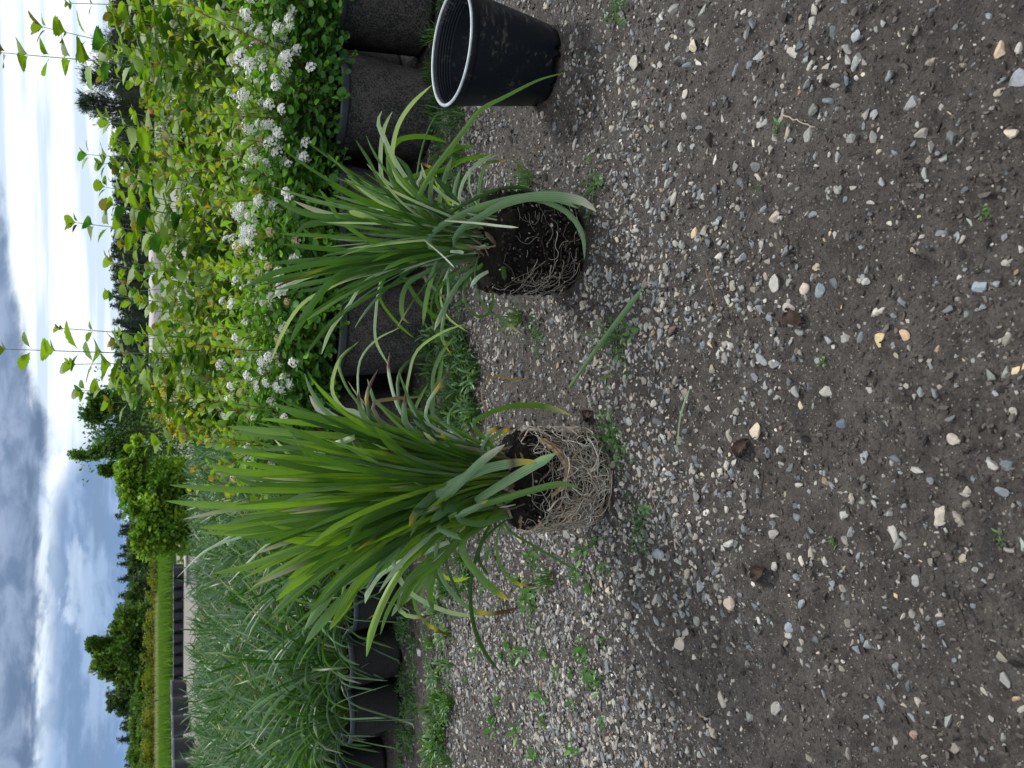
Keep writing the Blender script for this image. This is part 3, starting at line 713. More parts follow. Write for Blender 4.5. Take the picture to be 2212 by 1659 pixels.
LEAVES2 = [
 ('B','g',52,.04,[(-92,490),(100,590),(300,650),(700,660),(1100,720),(1600,860)]),
 ('B','p',44,.10,[(100,535),(250,600),(400,640),(550,655),(900,720),(1500,880)],'p'),
 ('B','b',36,.02,[(285,450),(350,530),(430,660),(550,760),(750,850),(1300,900)]),
 ('B','p',46,-.04,[(505,610),(560,630),(650,655),(735,695)]),
 ('B','g',50,.02,[(100,800),(200,710),(400,690),(700,690),(1100,740),(1500,850)]),
 ('B','b',34,.05,[(-5,775),(300,790),(700,820),(1200,870),(1620,920)]),
 ('B','g',50,.0,[(20,850),(300,880),(700,910),(1100,920),(1620,925)]),
 ('B','g',50,.0,[(-277,1178),(-100,1090),(0,1050),(300,990),(700,960),(1200,950),(1620,930)]),
 ('B','g',44,.06,[(-80,990),(200,970),(600,950),(1200,940),(1620,925)]),
 ('B','p',40,.08,[(-60,1250),(100,1130),(350,1050),(700,1000),(1400,940)]),
 ('B','g',60,-.03,[(75,1570),(150,1430),(250,1270),(400,1100),(600,1000),(900,950),(1500,925)]),
 ('B','g',40,.05,[(-150,1120),(100,1080),(400,1020),(900,970),(1600,930)]),
 ('B','p',34,.06,[(-68,1716),(30,1480),(150,1300),(300,1200),(600,1080),(1400,950)]),
 ('B','g',42,.03,[(120,1195),(300,1170),(500,1080),(800,1000),(1300,950),(1600,930)]),
 ('B','g',30,.02,[(185,1659),(350,1450),(500,1320),(750,1180),(1000,1080),(1300,980),(1550,930)]),
 ('B','p',24,.04,[(305,1650),(370,1480),(500,1300),(650,1100),(1000,1000)]),
 ('B','s',50,.02,[(200,1400),(400,1260),(600,1150),(750,1070),(1000,990),(1500,930)]),
 ('B','b',20,.08,[(975,1530),(870,1440),(750,1290),(730,1200),(800,1050),(1000,970)]),
 ('B','p',20,.08,[(796,1738),(700,1550),(700,1350),(730,1150),(800,1020),(1200,950)]),
 ('B','s',50,.0,[(940,1425),(900,1400),(885,1300),(900,1200),(950,1120),(1060,1060),(1200,1000),(1550,930)]),
 ('B','g',36,.06,[(1215,1440),(1130,1380),(1000,1250),(930,1130),(880,1020),(1100,960)]),
 ('B','s',46,-.02,[(1125,1475),(1180,1350),(1270,1180),(1350,1080),(1500,960)],'p'),
 ('B','s',24,.04,[(1240,1645),(1180,1530),(1190,1400),(1230,1200),(1230,1030),(1450,950)],'y'),
 ('B','s',22,.03,[(1250,1290),(1130,1180),(1050,1080),(1150,1000),(1500,940)]),
 ('B','g',24,-.01,[(1540,1140),(1550,1280),(1500,1370),(1420,1370),(1360,1300),(1340,1150),(1450,1000)]),
 ('B','g',24,.03,[(1220,1400),(1160,1320),(1140,1220),(1200,1120),(1350,1020),(1550,940)],'y'),
 ('B','d',44,-.08,[(1635,1110),(1620,1000),(1580,930)],None,-.03),
 ('B','w',11,-.07,[(1270,1020),(1180,930),(1050,820)],None,-.04),
 ('B','p',32,-.06,[(1340,915),(1300,905),(1240,905)],None,-.05),
 ('B','w',17,-.10,[(1735,730),(1600,718),(1450,700),(1200,680)],None,-.06),
 ('B','s',78,-.17,[(2300,613),(2200,540),(2000,500),(1800,510),(1600,570),(1450,660),(1340,720),(1265,830),(1290,860),(1450,880)],'p',-.02),
 ('B','s',46,-.13,[(2215,964),(2205,800),(2130,660),(2000,570),(1800,520),(1500,575),(1250,690),(1110,790),(1090,850),(1160,880),(1400,900)],None,.0),
 ('B','s',60,-.12,[(2170,590),(2000,520),(1800,505),(1600,540),(1400,600),(1200,700),(1105,780),(1085,860),(1200,890),(1500,900)],None,.0),
 ('B','d',34,-.05,[(1880,480),(1750,440),(1600,450),(1400,530),(1250,620),(1170,720),(1250,820),(1500,880)]),
 ('4','b',46,-.14,[(1615,452),(1450,500),(1250,600),(1100,680),(1000,800),(900,930),(800,1060),(730,1180),(705,1240),(730,1330),(900,1430),(1150,1500)],'L'),
 ('4','p',34,.0,[(790,530),(680,630),(600,740),(560,850),(545,1000),(600,1150),(800,1330),(1150,1480)]),
 ('4','p',34,.05,[(480,690),(455,760),(490,850),(550,980),(640,1120),(780,1280),(1100,1460)]),
 ('4','p',24,.06,[(545,695),(500,780),(475,900),(475,1080),(520,1200),(650,1300),(1100,1460)]),
 ('4','g',11,.05,[(835,690),(780,780),(730,920),(700,1080),(700,1200),(900,1400)]),
 ('4','g',20,.02,[(315,868),(400,1000),(460,1120),(530,1220),(600,1300),(1000,1470)]),
 ('4','b',30,.08,[(890,885),(750,850),(640,855),(570,885),(520,1000),(600,1200),(1000,1430)]),
 ('4','b',30,.05,[(1070,925),(1000,910),(900,945),(800,1050),(650,1110),(560,1180),(900,1400)]),
 ('4','b',28,.04,[(1190,962),(1000,990),(880,1050),(800,1080),(700,1200),(1000,1420)]),
 ('4','s',46,-.03,[(260,1090),(400,1180),(500,1240),(650,1380),(780,1500),(900,1560),(1150,1560)]),
 ('4','p',60,.03,[(450,1160),(500,1220),(600,1290),(700,1340),(1050,1450)]),
 ('4','p',50,.02,[(630,1165),(660,1200),(750,1260),(850,1330),(1100,1470)]),
 ('4','p',28,.04,[(380,1300),(500,1280),(640,1330),(950,1440)]),
 ('4','p',20,.02,[(1200,960),(1080,1020),(1000,1100),(960,1250),(1020,1400),(1120,1480)],'p'),
 ('4','s',20,.03,[(1250,1000),(1130,1020),(1090,1130),(1080,1300),(1120,1450)],'y'),
 ('4','d',36,-.02,[(560,965),(640,1050),(700,1180),(900,1350),(1150,1500)]),
 ('4','s',40,-.03,[(800,1095),(780,1200),(800,1330),(850,1450),(1100,1540)]),
 ('4','s',30,.02,[(915,980),(860,1150),(850,1300),(1050,1450)]),
 ('4','d',40,-.01,[(800,1090),(900,1200),(1000,1330),(1150,1480)]),
 ('4','s',24,.03,[(970,1050),(930,1200),(950,1350),(1100,1470)]),
 ('4','y',20,.04,[(690,1012),(740,1020),(800,1060),(850,1200),(1050,1450)],'k'),
 ('4','w',18,.02,[(725,1060),(722,1110),(700,1145),(720,1250),(900,1400)]),
]
def root_ball(root, cx, cy, r_top, r_bot, h, rng, dense):
    k = 110; nz = 46; th = np.arange(k) * 2 * pi / k; zz = np.linspace(0, h, nz)
    prof = r_bot + (r_top - r_bot) * (zz / h); prof = prof * (1 - .10 * np.clip((.018 - zz) / .018, 0, 1) ** 2) * (1 - .16 * np.clip((zz - h + .02) / .02, 0, 1) ** 2)
    TH, ZZ = np.meshgrid(th, zz, indexing='ij')
    # periodic lumps
    X_ = np.cos(TH) * 1.0; Y_ = np.sin(TH) * 1.0
    nz_ = sum(a * vnoise(X_ * f + Y_ * f * .7 + 50, ZZ * f * 14 + Y_ * f + 50, 1.0, s_) for a, f, s_ in ((.010, 3, 1), (.008, 8, 2), (.006, 17, 3), (.0045, 33, 4)))
    Rr = prof[None] + nz_
    V = np.stack([Rr * np.cos(TH), Rr * np.sin(TH), ZZ], -1)
    i = np.arange(k)[:, None]; j = np.arange(nz - 1)[None]; i2 = (i + 1) % k
    F = np.stack([i * nz + j, i2 * nz + j, i2 * nz + j + 1, i * nz + j + 1], -1).reshape(-1, 4)
    m_ = MB(); m_.add(V.reshape(-1, 3), F)
    # uneven top
    rr_ = np.linspace(1, 0, 14); T_ = []
    for q in rr_: T_.append(np.stack([V[:, -1, 0] * q, V[:, -1, 1] * q, h + (.014 * (1 - q ** 2)) + .009 * vnoise(V[:, -1, 0] * q * 90 + 9, V[:, -1, 1] * q * 90 + 9, 1, 8)* (q < .99)], -1))
    T_ = np.array(T_); a = np.arange(13)[:, None] * k; b = np.arange(k)[None]; b2 = (b + 1) % k
    m_.add(T_.reshape(-1, 3), np.stack([a + b, a + b2, a + k + b2, a + k + b], -1).reshape(-1, 4))
    ball = m_.build('root_ball', M_BALL, root)
    # roots: random walks over the surface
    def surf(t_, z_, off): 
        rr1 = np.interp(z_, zz, prof) + off; return np.stack([rr1 * np.cos(t_), rr1 * np.sin(t_), z_], -1)
    m_ = MB(); m2 = MB()
    for q in range(dense):
        front = rng.random() < .8; t0 = rng.uniform(-pi * .98, -.02) if front else rng.uniform(0, 2 * pi)
        z0 = h * (rng.beta(1.7, 1.9) if dense > 300 else rng.beta(1.3, 1.6)) * .84 + .006
        ln = rng.integers(12, 34); st = .0028
        dirn = rng.normal(0, .55) + (pi if rng.random() < .5 else 0) if dense > 300 else rng.choice([0, pi]) + rng.normal(0, .45)
        if dense > 300 and rng.random() < .55: dirn = -pi / 2 + rng.normal(0, .7)
        tt, z_, tw = [t0], [z0], 0
        for _ in range(ln):
            tw += rng.normal(0, .10); tw *= .75; dirn += tw + rng.normal(0, .16)
            tt.append(tt[-1] + cos(dirn) * st / r_top); z_.append(min(max(z_[-1] + sin(dirn) * st, .003), h - .004))
        off = .0012 + .0030 * abs(np.sin(np.linspace(0, rng.uniform(2, 6), ln + 1) + rng.uniform(0, 3))) + rng.uniform(0, .0035) * (1.6 if dense > 300 else 1)
        if rng.random() < .22: off = off + .007 * np.linspace(0, 1, ln + 1) ** 3
        P = surf(np.array(tt), np.array(z_), off)
        hero = dense > 300 and q > dense * .72
        rad = rng.choice([.00030, .00045, .00065, .0010], p=[.36, .34, .22, .08] if dense > 300 else [.55, .35, .08, .02])
        cc = np.array([(.44, .39, .31), (.54, .50, .43), (.22, .16, .11), (.66, .62, .55)][rng.choice(4, p=[.38, .27, .2, .15])]) * rng.uniform(.5, 1.0) * (.85 if not hero else 1.5)
        tube(m_, P, rad * (1.35 if hero else .9) * (1 if dense > 300 else .8) * np.linspace(1.15, .55, ln + 1), cc, 4)
    for q in range(260 if dense < 300 else 40):          # perlite and grit
        t0 = rng.uniform(-pi, 0); z_ = rng.uniform(.01, h); P = surf(t0, np.array(z_), .0015); s_ = .0003 + .0006 * rng.exponential()
        m_.add(ICO1 * s_ * rng.uniform(.6, 1.3, 3) + P, ICO1F, np.array([.42, .38, .31]) * rng.uniform(.25, 1.15))
    m3 = MB()
    for q in range(700):                                 # loose crumbs of soil clinging to the ball
        P = surf(rng.uniform(-pi * 1.05, .05), np.array(rng.uniform(.002, h)), rng.uniform(-.003, .002)); m3.add((ICO1 + rng.normal(0, .15, ICO1.shape)) * rng.uniform(.0012, .0038) * rng.uniform(.6, 1.2, 3) + P, ICO1F, np.array([.012, .009, .0075]) * rng.uniform(.5, 2.2))
    m3.build('soil_crumbs', M_BARK, root, smooth=False)['kind'] = 'stuff'
    roots = m_.build('roots', M_ROOT, root); tag(roots, kind='stuff')
    return surf

# plant on the left: dense pale roots
rng = np.random.default_rng(31)
P1 = (-.158, 1.128)
pl1 = empty('strap_leaved_plant', (P1[0], P1[1], 0), 'tall strap leaved plant out of its pot, its root ball wrapped in thick pale roots', 'plant')
surf1 = root_ball(pl1, *P1, .080, .076, .150, rng, 760)
for path, rad in (([(-.62, .118), (-.95, .098), (-1.25, .088), (-1.6, .098), (-1.78, .115)], .0040), ([(-.60, .110), (-.95, .090), (-1.25, .079), (-1.55, .090)], .0034), ([(-2.25, .088), (-2.3, .070), (-2.38, .055)], .0030), ([(-2.75, .128), (-2.45, .120), (-2.3, .128)], .0026)):
    sp_ = spline(np.array([(a, b, 0) for a, b in path]), 26); P = surf1(sp_[:, 0], sp_[:, 1], .0045)
    m_ = MB(); tube(m_, P, rad * (1 + .18 * np.sin(np.arange(26) * 1.7)) * np.linspace(1, .7, 26), np.array([.44, .29, .15])[None] * rng.uniform(.5, 1.25, (26, 1)), 8, True); m_.build('rhizome', M_ROOT, pl1)
def sheaths(mb, c0, z0, n, rng):
    for _ in range(n):
        a = rng.uniform(-pi, 0) if rng.random() < .75 else rng.uniform(0, pi); r_ = rng.uniform(.02, .068); b = np.array([c0[0] + r_ * cos(a), c0[1] + r_ * sin(a), z0 + rng.uniform(-.008, .006)])
        tp = b + np.array([-cos(a) * .012 + rng.normal(0, .018), -sin(a) * .010 + rng.normal(0, .012), rng.uniform(.02, .065)])
        if rng.random() < .25: tp = b + np.array([rng.normal(0, .02), -abs(rng.normal(0, .012)), rng.uniform(-.012, .01)])
        strap(mb, rng.uniform(.0012, .0038), spline(np.array([tp, (b + tp) / 2 + rng.normal(0, .004, 3), b]), 7), 'tkthpg'[rng.integers(6)], rng)
def shift(mb, c0):
    mb.v = [v - np.array([c0[0], c0[1], 0]) for v in mb.v]
mb = MB(); traced(mb, LEAVES1, P1[1], rng)
tuft_fill(mb, P1, .030, .148, 170, rng, (.18, .44), (.0018, .0042), 'ggbdgdbh', (.02, .25), (.0, .4), 16)
tuft_fill(mb, P1, .040, .148, 34, rng, (.16, .30), (.002, .004), 'gsdsp', (.3, .9), (.8, 1.9), 16)
tuft_fill(mb, (P1[0] + .02, P1[1] + .03), .03, .148, 20, rng, (.18, .3), (.002, .0035), 'sspd', (.5, .9), (.9, 1.9), 16, 0.4)
for az_, n_w in ((.3, 26), (2.8, 22)): tuft_fill(mb, P1, .035, .148, n_w, rng, (.16, .34), (.0010, .0024), 'sqhpg', (.6, 1.15), (1.0, 2.2), 18, az_)
for _ in range(34):                                        # brown sheaths at the crown
    a = rng.uniform(0, 2 * pi); b = np.array([P1[0] + .035 * cos(a), P1[1] + .035 * sin(a), .142]); tpt = b + np.array([rng.normal(0, .012), rng.normal(0, .01), rng.uniform(.02, .05)])
    strap(mb, .0035, spline(np.array([tpt, (b + tpt) / 2 + rng.normal(0, .003, 3), b]), 6), 't' if rng.random() < .6 else 'k', rng)
sheaths(mb, P1, .150, 60, rng); shift(mb, P1); mb.build('leaves', M_STRAP, pl1)

rng = np.random.default_rng(32)
P2 = (.247, 1.212)
pl2 = empty('strap_leaved_plant', (P2[0], P2[1], 0), 'smaller strap leaved plant out of its pot, dark soil root ball with few thin roots', 'plant')
root_ball(pl2, *P2, .090, .083, .158, rng, 120)
LEAVES2 = [(l[0], {'g': 'h', 'b': 'g', 'd': 'd'}.get(l[1], l[1]), l[2] * (.82 if l[2] > 30 else 1)) + tuple(l[3:]) for l in LEAVES2]  # darker greens swapped in: this plant's shade is put into its leaf colours
mb = MB(); traced(mb, LEAVES2, P2[1], rng)
tuft_fill(mb, (P2[0], P2[1]), .022, .155, 40, rng, (.18, .40), (.0020, .0042), 'hhdgs', (.02, .32), (.1, .6), 16)
tuft_fill(mb, (P2[0] + .02, P2[1]), .03, .155, 20, rng, (.14, .28), (.0014, .003), 'hsps', (.4, .9), (.7, 1.7), 16, 0.2)
for az_, n_w in ((.3, 20), (2.8, 24)): tuft_fill(mb, P2, .03, .158, n_w, rng, (.14, .32), (.0009, .0022), 'sqhpd', (.6, 1.2), (1.0, 2.3), 18, az_)
sheaths(mb, P2, .160, 44, rng); shift(mb, P2); mb.build('leaves', M_STRAP, pl2)

# ------------------------------------------------------------------ empty pot
def pot_parts(root, r_t, r_b, h, wall, rim, k=64, rimh=.022, rimw=.006, soil=None, rings=0, feet=0):
    mb = MB(); th_ = .0022
    prof = [(0.001, .012), (r_b * .8, .012), (r_b * .93, .004), (r_b, .0), (r_b + .0012, .012), (r_b * .5 + r_t * .5 , h * .5), (r_t, h - rimh), (r_t + .0005, h - .001)]
    inner = [(r_t - th_, h - .001), (r_t - th_, h - rimh)]
    if rings:
        for q in range(rings):
            z_ = h - .012 - q * .006; inner += [(r_t - th_ - .0005 * q, z_), (r_t - th_ - .002 - .0005 * q, z_ - .0006), (r_t - th_ - .0025 - .0006 * q, z_ - .0055)]
    inner += [(r_b * .5 + r_t * .5 - th_ * 1.4, h * .5), (r_b - th_, .016), (.001, .014)]
    if rings: inner = [inner[0]] + inner[2:]
    lathe(mb, prof + inner, k); wallo = mb.build('wall', wall, root)
    mb = MB()
    lathe(mb, [(r_t - .001, h - .003), (r_t + rimw * .2, h + .0012), (r_t + rimw * .6, h + .0020), (r_t + rimw, h), (r_t + rimw + .0004, h - .004), (r_t + rimw, h - rimh * .85), (r_t + rimw - .002, h - rimh), (r_t + .001, h - rimh + .001)], k)
    mb.build('rim', rim, root)
    if soil:
        mb = MB(); zs = h - .035; n_ = 16; V = [(0, 0, zs)]; F = []
        for a in range(1, 8):
            for b in range(k // 2): V.append(((r_t - .006) * a / 7 * cos(b * 4 * pi / k), (r_t - .006) * a / 7 * sin(b * 4 * pi / k), zs + random.uniform(-.004, .006)))
        kk_ = k // 2; mb.add(V, [(0, 1 + b, 1 + (b + 1) % kk_) for b in range(kk_)]); 
        mb.f.append(np.array([(1 + (a) * kk_ + b, 1 + (a + 1) * kk_ + b, 1 + (a + 1) * kk_ + (b + 1) % kk_, 1 + a * kk_ + (b + 1) % kk_) for a in range(6) for b in range(kk_)]))
        mb.build('soil', soil, root)
ep = empty('plant_pot', (.610, 1.296, 0), 'empty scuffed black plastic plant pot standing on the gravel at the right edge', 'plant pot')
# body with a stepped, notched foot
rt, rb, k = .0985, .0775, 96
th = np.arange(k) * 2 * pi / k
prof = [(.001, .022, 0), (rb * .78, .022, 0), (rb * .86, .010, 0), (rb * .90, .0, 1), (rb * .95, .0, 1), (rb * .965, .012, 1), (rb * .975, .022, 0), (rb, .027, 0), (rb + (rt - rb) * .33, .075, 0), (rb + (rt - rb) * .66, .125, 0), (rt, .170, 0), (rt + .0006, .1865, 0), (rt - .0022, .1865, 0)]
for q in range(6): prof += [(rt - .0028 - .0004 * q, .1820 - q * .0052, 0), (rt - .0039 - .0004 * q, .1808 - q * .0052, 0), (rt - .0039 - .0004 * q, .1780 - q * .0052, 0)]
prof += [(rt - .0065, .148, 0), (rb - .003, .035, 0), (rb * .75, .026, 0), (.001, .026, 0)]
notch = (np.sin(th * 5 + .6) > .45) | (np.sin(th * 7 + 2.4) > .93)
V = []
for r_, z_, ft in prof:
    zz = np.full(k, z_); rr_ = np.full(k, r_)
    if ft: zz = np.where(notch, np.maximum(z_, .013), z_)
    V.append(np.stack([rr_ * np.cos(th), rr_ * np.sin(th), zz], -1))
V = np.array(V); n = len(prof); i = np.arange(n - 1)[:, None] * k; j = np.arange(k)[None]; j2 = (j + 1) % k
mb = MB(); mb.add(V.reshape(-1, 3), np.stack([i + j, i + j2, i + k + j2, i + k + j], -1).reshape(-1, 4)); w_ = mb.build('wall', M_SCUFF, ep)
mb = MB(); lathe(mb, [(rt + .0012, .1875), (rt + .0040, .1868), (rt + .0044, .1840), (rt + .0040, .1765), (rt + .0028, .1745), (rt + .0008, .1740)], k); rm = mb.build('rim', M_SCUFF, ep)
mb = MB(); lathe(mb, [(rt - .0022, .1868), (rt - .0018, .1886), (rt + .0002, .1897), (rt + .0026, .1893), (rt + .0041, .1876), (rt + .0041, .1868)], k); mb.build('lip', M_SCRIM, rm)
ep.rotation_euler = (0, 0, .4)

# ------------------------------------------------------------------ shrub leaves
def leaf_template(rows, fold=.18, droop=.25, tip=True):
    """rows: (t, half width); unit length leaf along +y, face up +z"""
    V = [(0, 0, 0)]; F3 = []; F4 = []
    for t, w in rows:
        z_ = -droop * t * t; V += [(-w, t, z_ + fold * w), (0, t, z_), (w, t, z_ + fold * w)]
    n = len(rows); V.append((0, 1, -droop))
    F = [(0, 1, 2), (0, 2, 3)]
    for q in range(n - 1):
        a = 1 + 3 * q; F += [(a, a + 3, a + 4), (a, a + 4, a + 1), (a + 1, a + 4, a + 5), (a + 1, a + 5, a + 2)]
    a = 1 + 3 * (n - 1); e = len(V) - 1; F += [(a, e, a + 1), (a + 1, e, a + 2)]
    return np.array(V), np.array(F)
T_ROUND = leaf_template([(.18, .14), (.42, .30), (.68, .36), (.88, .25)], .2, .2)
T_OBO = leaf_template([(.15, .08), (.4, .22), (.65, .33), (.85, .27)], .25, .25)
T_LANCE = leaf_template([(.2, .14), (.5, .22), (.8, .12)], .3, .2)
T_TOOTH = leaf_template([(.08, .03), (.18, .10), (.30, .26), (.40, .38), (.44, .33), (.58, .45), (.62, .38), (.74, .42), (.79, .33), (.91, .22)], .14, .3)
PETAL_F = None
def flower_cluster_mesh(rng, n=20, r_=.019):
    """a domed corymb of five-petalled white flowers, pistil dots in the middle"""
    m_ = MB(); V = []; 
    pts_ = []
    for q in range(n):
        a = q * 2.399; rad = math.sqrt((q + .5) / n); d = np.array([rad * cos(a), rad * sin(a), math.sqrt(max(0, 1.25 - rad * rad)) - .5]); pts_.append(d * r_ + rng.normal(0, .0012, 3))
    for d in pts_:
        nr = nrm(d + np.array([0, 0, .012])); nr = nrm(nr + rng.normal(0, .15, 3)); fr = frames(np.cross(nr, [[.3, .8, .1]]), nr[None])[0]
        s_ = rng.uniform(.0043, .0054); rot = rng.uniform(0, 6)
        for p_ in range(5):
            a = rot + p_ * 2 * pi / 5; L_ = [(0, 0, 0), (.45, -.42, .1), (1.0, -.34, .22), (1.08, 0, .2), (1.0, .34, .22), (.45, .42, .1)]
            Q = np.array([[l[0] * cos(a) - l[1] * sin(a), l[0] * sin(a) + l[1] * cos(a), l[2]] for l in L_]) * s_
            m_.add(Q @ fr.T + d, [(0, 1, 2, 3), (0, 3, 4, 5)], np.array([.88, .88, .86]) * rng.uniform(.9, 1.03))
        m_.add((ICO1 * .0009 + np.array([0, 0, .0006])) @ fr.T + d, ICO1F, (.30, .30, .16))
        tube(m_, np.array([d, d * .2 + np.array([0, 0, -.012])]), .0004, (.12, .22, .05), 3)
    return m_
def shoot(mbL, mbS, A, B, n, ls, T, cfun, rng, bow=.04, rs=.0016, scol=(.16, .07, .05), start=.15, per=1, up=.9, tipn=4, cup=.6):
    """an arching stem from A to B with n nodes of leaves"""
    A = np.array(A, float); B = np.array(B, float); mid = (A + B) / 2 + np.append(rng.normal(0, bow, 2), -abs(bow) * .2)
    S_ = spline(np.array([A, mid, B]), 12); m = len(S_)
    sc_ = np.array(scol)[None] * np.linspace(.7, 1.1, m)[:, None]
    tube(mbS, S_, rs * np.linspace(1.2, .45, m), sc_, 5)
    ts = np.linspace(start, .985, n); ys, zs, ps, szs, cs = [], [], [], [], []
    TT = nrm(np.gradient(S_, axis=0)); a0 = rng.uniform(0, 6)
    for q, t in enumerate(ts):
        f = t * (m - 1); i0 = min(int(f), m - 2); p_ = S_[i0] * (1 - f + i0) + S_[i0 + 1] * (f - i0); tg = TT[i0]
        u = nrm(np.cross(tg, [.2, .1, 1.])); v = np.cross(tg, u)
        for w_ in range(per):
            a = a0 + q * (2.4 if per == 1 else 1.571) + w_ * 2 * pi / per + rng.normal(0, .25); out = u * cos(a) + v * sin(a)
            upk = up * (.6 + .8 * t) + rng.normal(0, .15); y_ = nrm(out + tg * upk + np.array([0, 0, .1]))
            ys.append(y_); zs.append(nrm(tg * cup - out * .95 + np.array([0, 0, .7 if per == 1 else .5]) + rng.normal(0, .4, 3)))
            k_ = 1 - .45 * max(0, (t - .8) / .2); szs.append(ls * k_ * rng.uniform(.75, 1.2)); ps.append(p_ + y_ * ls * .08); cs.append(cfun(t, rng))
    for q in range(tipn):
        a = q * 1.8; out = u * cos(a) + v * sin(a); y_ = nrm(out * .5 + tg); ys.append(y_); zs.append(nrm(out * -1 + np.array([0, 0, .4]))); szs.append(ls * rng.uniform(.4, .7)); ps.append(S_[-1]); cs.append(cfun(1.0, rng))
    M_ = frames(np.array(ys), np.array(zs)) * np.array(szs)[:, None, None]
    mbL.batch(T[0], T[1], M_, np.array(ps), np.array(cs))
def c_spirea(t, rng):
    lo = np.array([.085, .205, .030]); mid = np.array([.185, .355, .032]); hi = np.array([.26, .34, .04]); org = np.array([.30, .19, .06])
    if t < .85: c_ = lo * (1 - t / .85) + mid * t / .85
    else: k = (t - .85) / .15; c_ = mid * (1 - k) + (hi if rng.random() < .80 else org) * k
    return c_ * rng.uniform(.75, 1.2)
def c_dark(t, rng): return np.array([.048, .150, .034]) * rng.uniform(.6, 1.5) if rng.random() < .8 else np.array([.13, .32, .03]) * rng.uniform(.8, 1.1)
def c_nine(t, rng):
    c_ = np.array([.175, .320, .045]) * (1 - t * .15) + np.array([.07, .05, .0]) * t * .5
    if t > .97 and rng.random() < .4: c_ = np.array([.17, .15, .06])
    if rng.random() < .15: c_ = np.array([.05, .16, .04])
    return c_ * rng.uniform(.75, 1.2)
FC = [flower_cluster_mesh(np.random.default_rng(60 + q), n_, r_).build('flower_cluster', M_PETAL) for q, (n_, r_) in enumerate(((22, .020), (17, .017), (26, .023), (12, .014)))]
for o in FC: COL.objects.unlink(o)
FCB = flower_cluster_mesh(np.random.default_rng(70), 14, .015); FCB.c = [c_ * np.array([.62, .50, .30]) if len(c_) == 6 else c_ for c_ in FCB.c]
FCB = FCB.build('flower_cluster', M_PETAL); COL.objects.unlink(FCB)

def potted_root(name, loc, label, cat, group, r_t, r_b, h, rz=0):
    o = empty(name, loc, label, cat, group, rz)
    pot_parts(o, r_t, r_b, h, M_POT, M_POTRIM, 56, .020, .007, M_POTSOIL); return o
def spirea(loc, label, rng, nsh=16, nfl=22, tall=.62, group='white flowering shrubs in black pots', lean=(0, 0), tr=None):
    o = potted_root('flowering_shrub', loc, label, 'shrub', group, .1365, .118, .252)
    L_ = MB(); S_ = MB(); top = .215
    # low mound of small round leaves
    K = 1500; a = rng.uniform(0, 2 * pi, K); u = rng.uniform(0, 1, K) ** .45; rr_ = .205 * u * (1 - .25 * rng.random(K)); 
    zz = top + .02 + (.235 * np.sqrt(np.clip(1.05 - (rr_ / .215) ** 2, 0, 1))) * rng.uniform(.12, 1.0, K)
    P = np.stack([rr_ * np.cos(a) + lean[0] * (zz - top), rr_ * np.sin(a) + lean[1] * (zz - top), zz], -1)
    out = np.stack([np.cos(a), np.sin(a), 0 * a], -1); Y_ = nrm(out * .8 + rng.normal(0, .5, (K, 3)) + np.array([0, 0, .15])); Z_ = nrm(out * .4 + np.array([0, 0, 1.]) + rng.normal(0, .35, (K, 3)))
    sz_ = rng.uniform(.016, .030, K)
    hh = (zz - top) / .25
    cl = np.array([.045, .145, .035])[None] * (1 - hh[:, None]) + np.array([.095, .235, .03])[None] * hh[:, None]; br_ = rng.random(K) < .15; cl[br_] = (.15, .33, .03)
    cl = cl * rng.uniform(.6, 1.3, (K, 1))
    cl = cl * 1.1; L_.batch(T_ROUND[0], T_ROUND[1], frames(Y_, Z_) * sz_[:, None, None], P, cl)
    for q in range(26):                                    # woody frame
        a = rng.uniform(0, 2 * pi); r1 = rng.uniform(.06, .19); e = (r1 * cos(a), r1 * sin(a), top + rng.uniform(.10, .24))
        shoot(L_, S_, (.03 * cos(a), .03 * sin(a), top), e, 9, .020, T_ROUND, c_dark, rng, .015, .0015, (.10, .07, .04), .3)
    for q in range(nsh):                                   # upright new growth, orange at the tips
        a = rng.uniform(0, 2 * pi); r1 = rng.uniform(.02, .16); r2 = r1 + rng.uniform(.0, .09); z1 = rng.uniform(.42, tall)
        shoot(L_, S_, (r1 * cos(a) * .6, r1 * sin(a) * .6, top + .06), (r2 * cos(a) + lean[0] * (z1 - top), r2 * sin(a) + lean[1] * (z1 - top), z1), rng.integers(14, 20), rng.uniform(.026, .038), T_OBO, c_spirea, rng, .02, .0016, (.20, .075, .05), .25)
    for q in range(9):                                     # sprigs hanging over the rim
        a = rng.uniform(-pi, 0); e = (.185 * cos(a), .185 * sin(a), .245 + rng.uniform(-.015, .05))
        shoot(L_, S_, (.09 * cos(a), .09 * sin(a), top + .06), e, 8, .020, T_ROUND, lambda t, r__: np.array([.13, .33, .03]) * r__.uniform(.7, 1.2) if r__.random() < .45 else c_dark(t, r__), rng, .01, .0010, (.12, .16, .05), .3)
    lo_ = L_.build('foliage', M_LEAF, o); S_.build('stems', M_STEM, o)
    for q in range(int(nfl * 1.9)):
        a = rng.uniform(-pi * 1.05, .05 * pi) if q % 4 else rng.uniform(0, 2 * pi); r1 = .20 * rng.uniform(.15, 1.0) ** .6; zf = top + .07 + .20 * math.sqrt(max(0, 1.02 - (r1 / .21) ** 2)) * rng.uniform(.5, 1.1)
        f = (FCB if rng.random() < .12 else FC[rng.integers(4)]).copy(); COL.objects.link(f); f.parent = o
        f.location = (r1 * cos(a) + lean[0] * (zf - top), r1 * sin(a) + lean[1] * (zf - top), zf + .012); tl = rng.uniform(.3, .9)
        f.rotation_euler = mathutils.Vector((cos(a) * tl + rng.normal(0, .2), sin(a) * tl - .25, 1)).to_track_quat('Z', 'Y').to_euler(); s_ = rng.uniform(.55, .88); f.scale = (s_, s_, s_)
    return o
rng = np.random.default_rng(41)
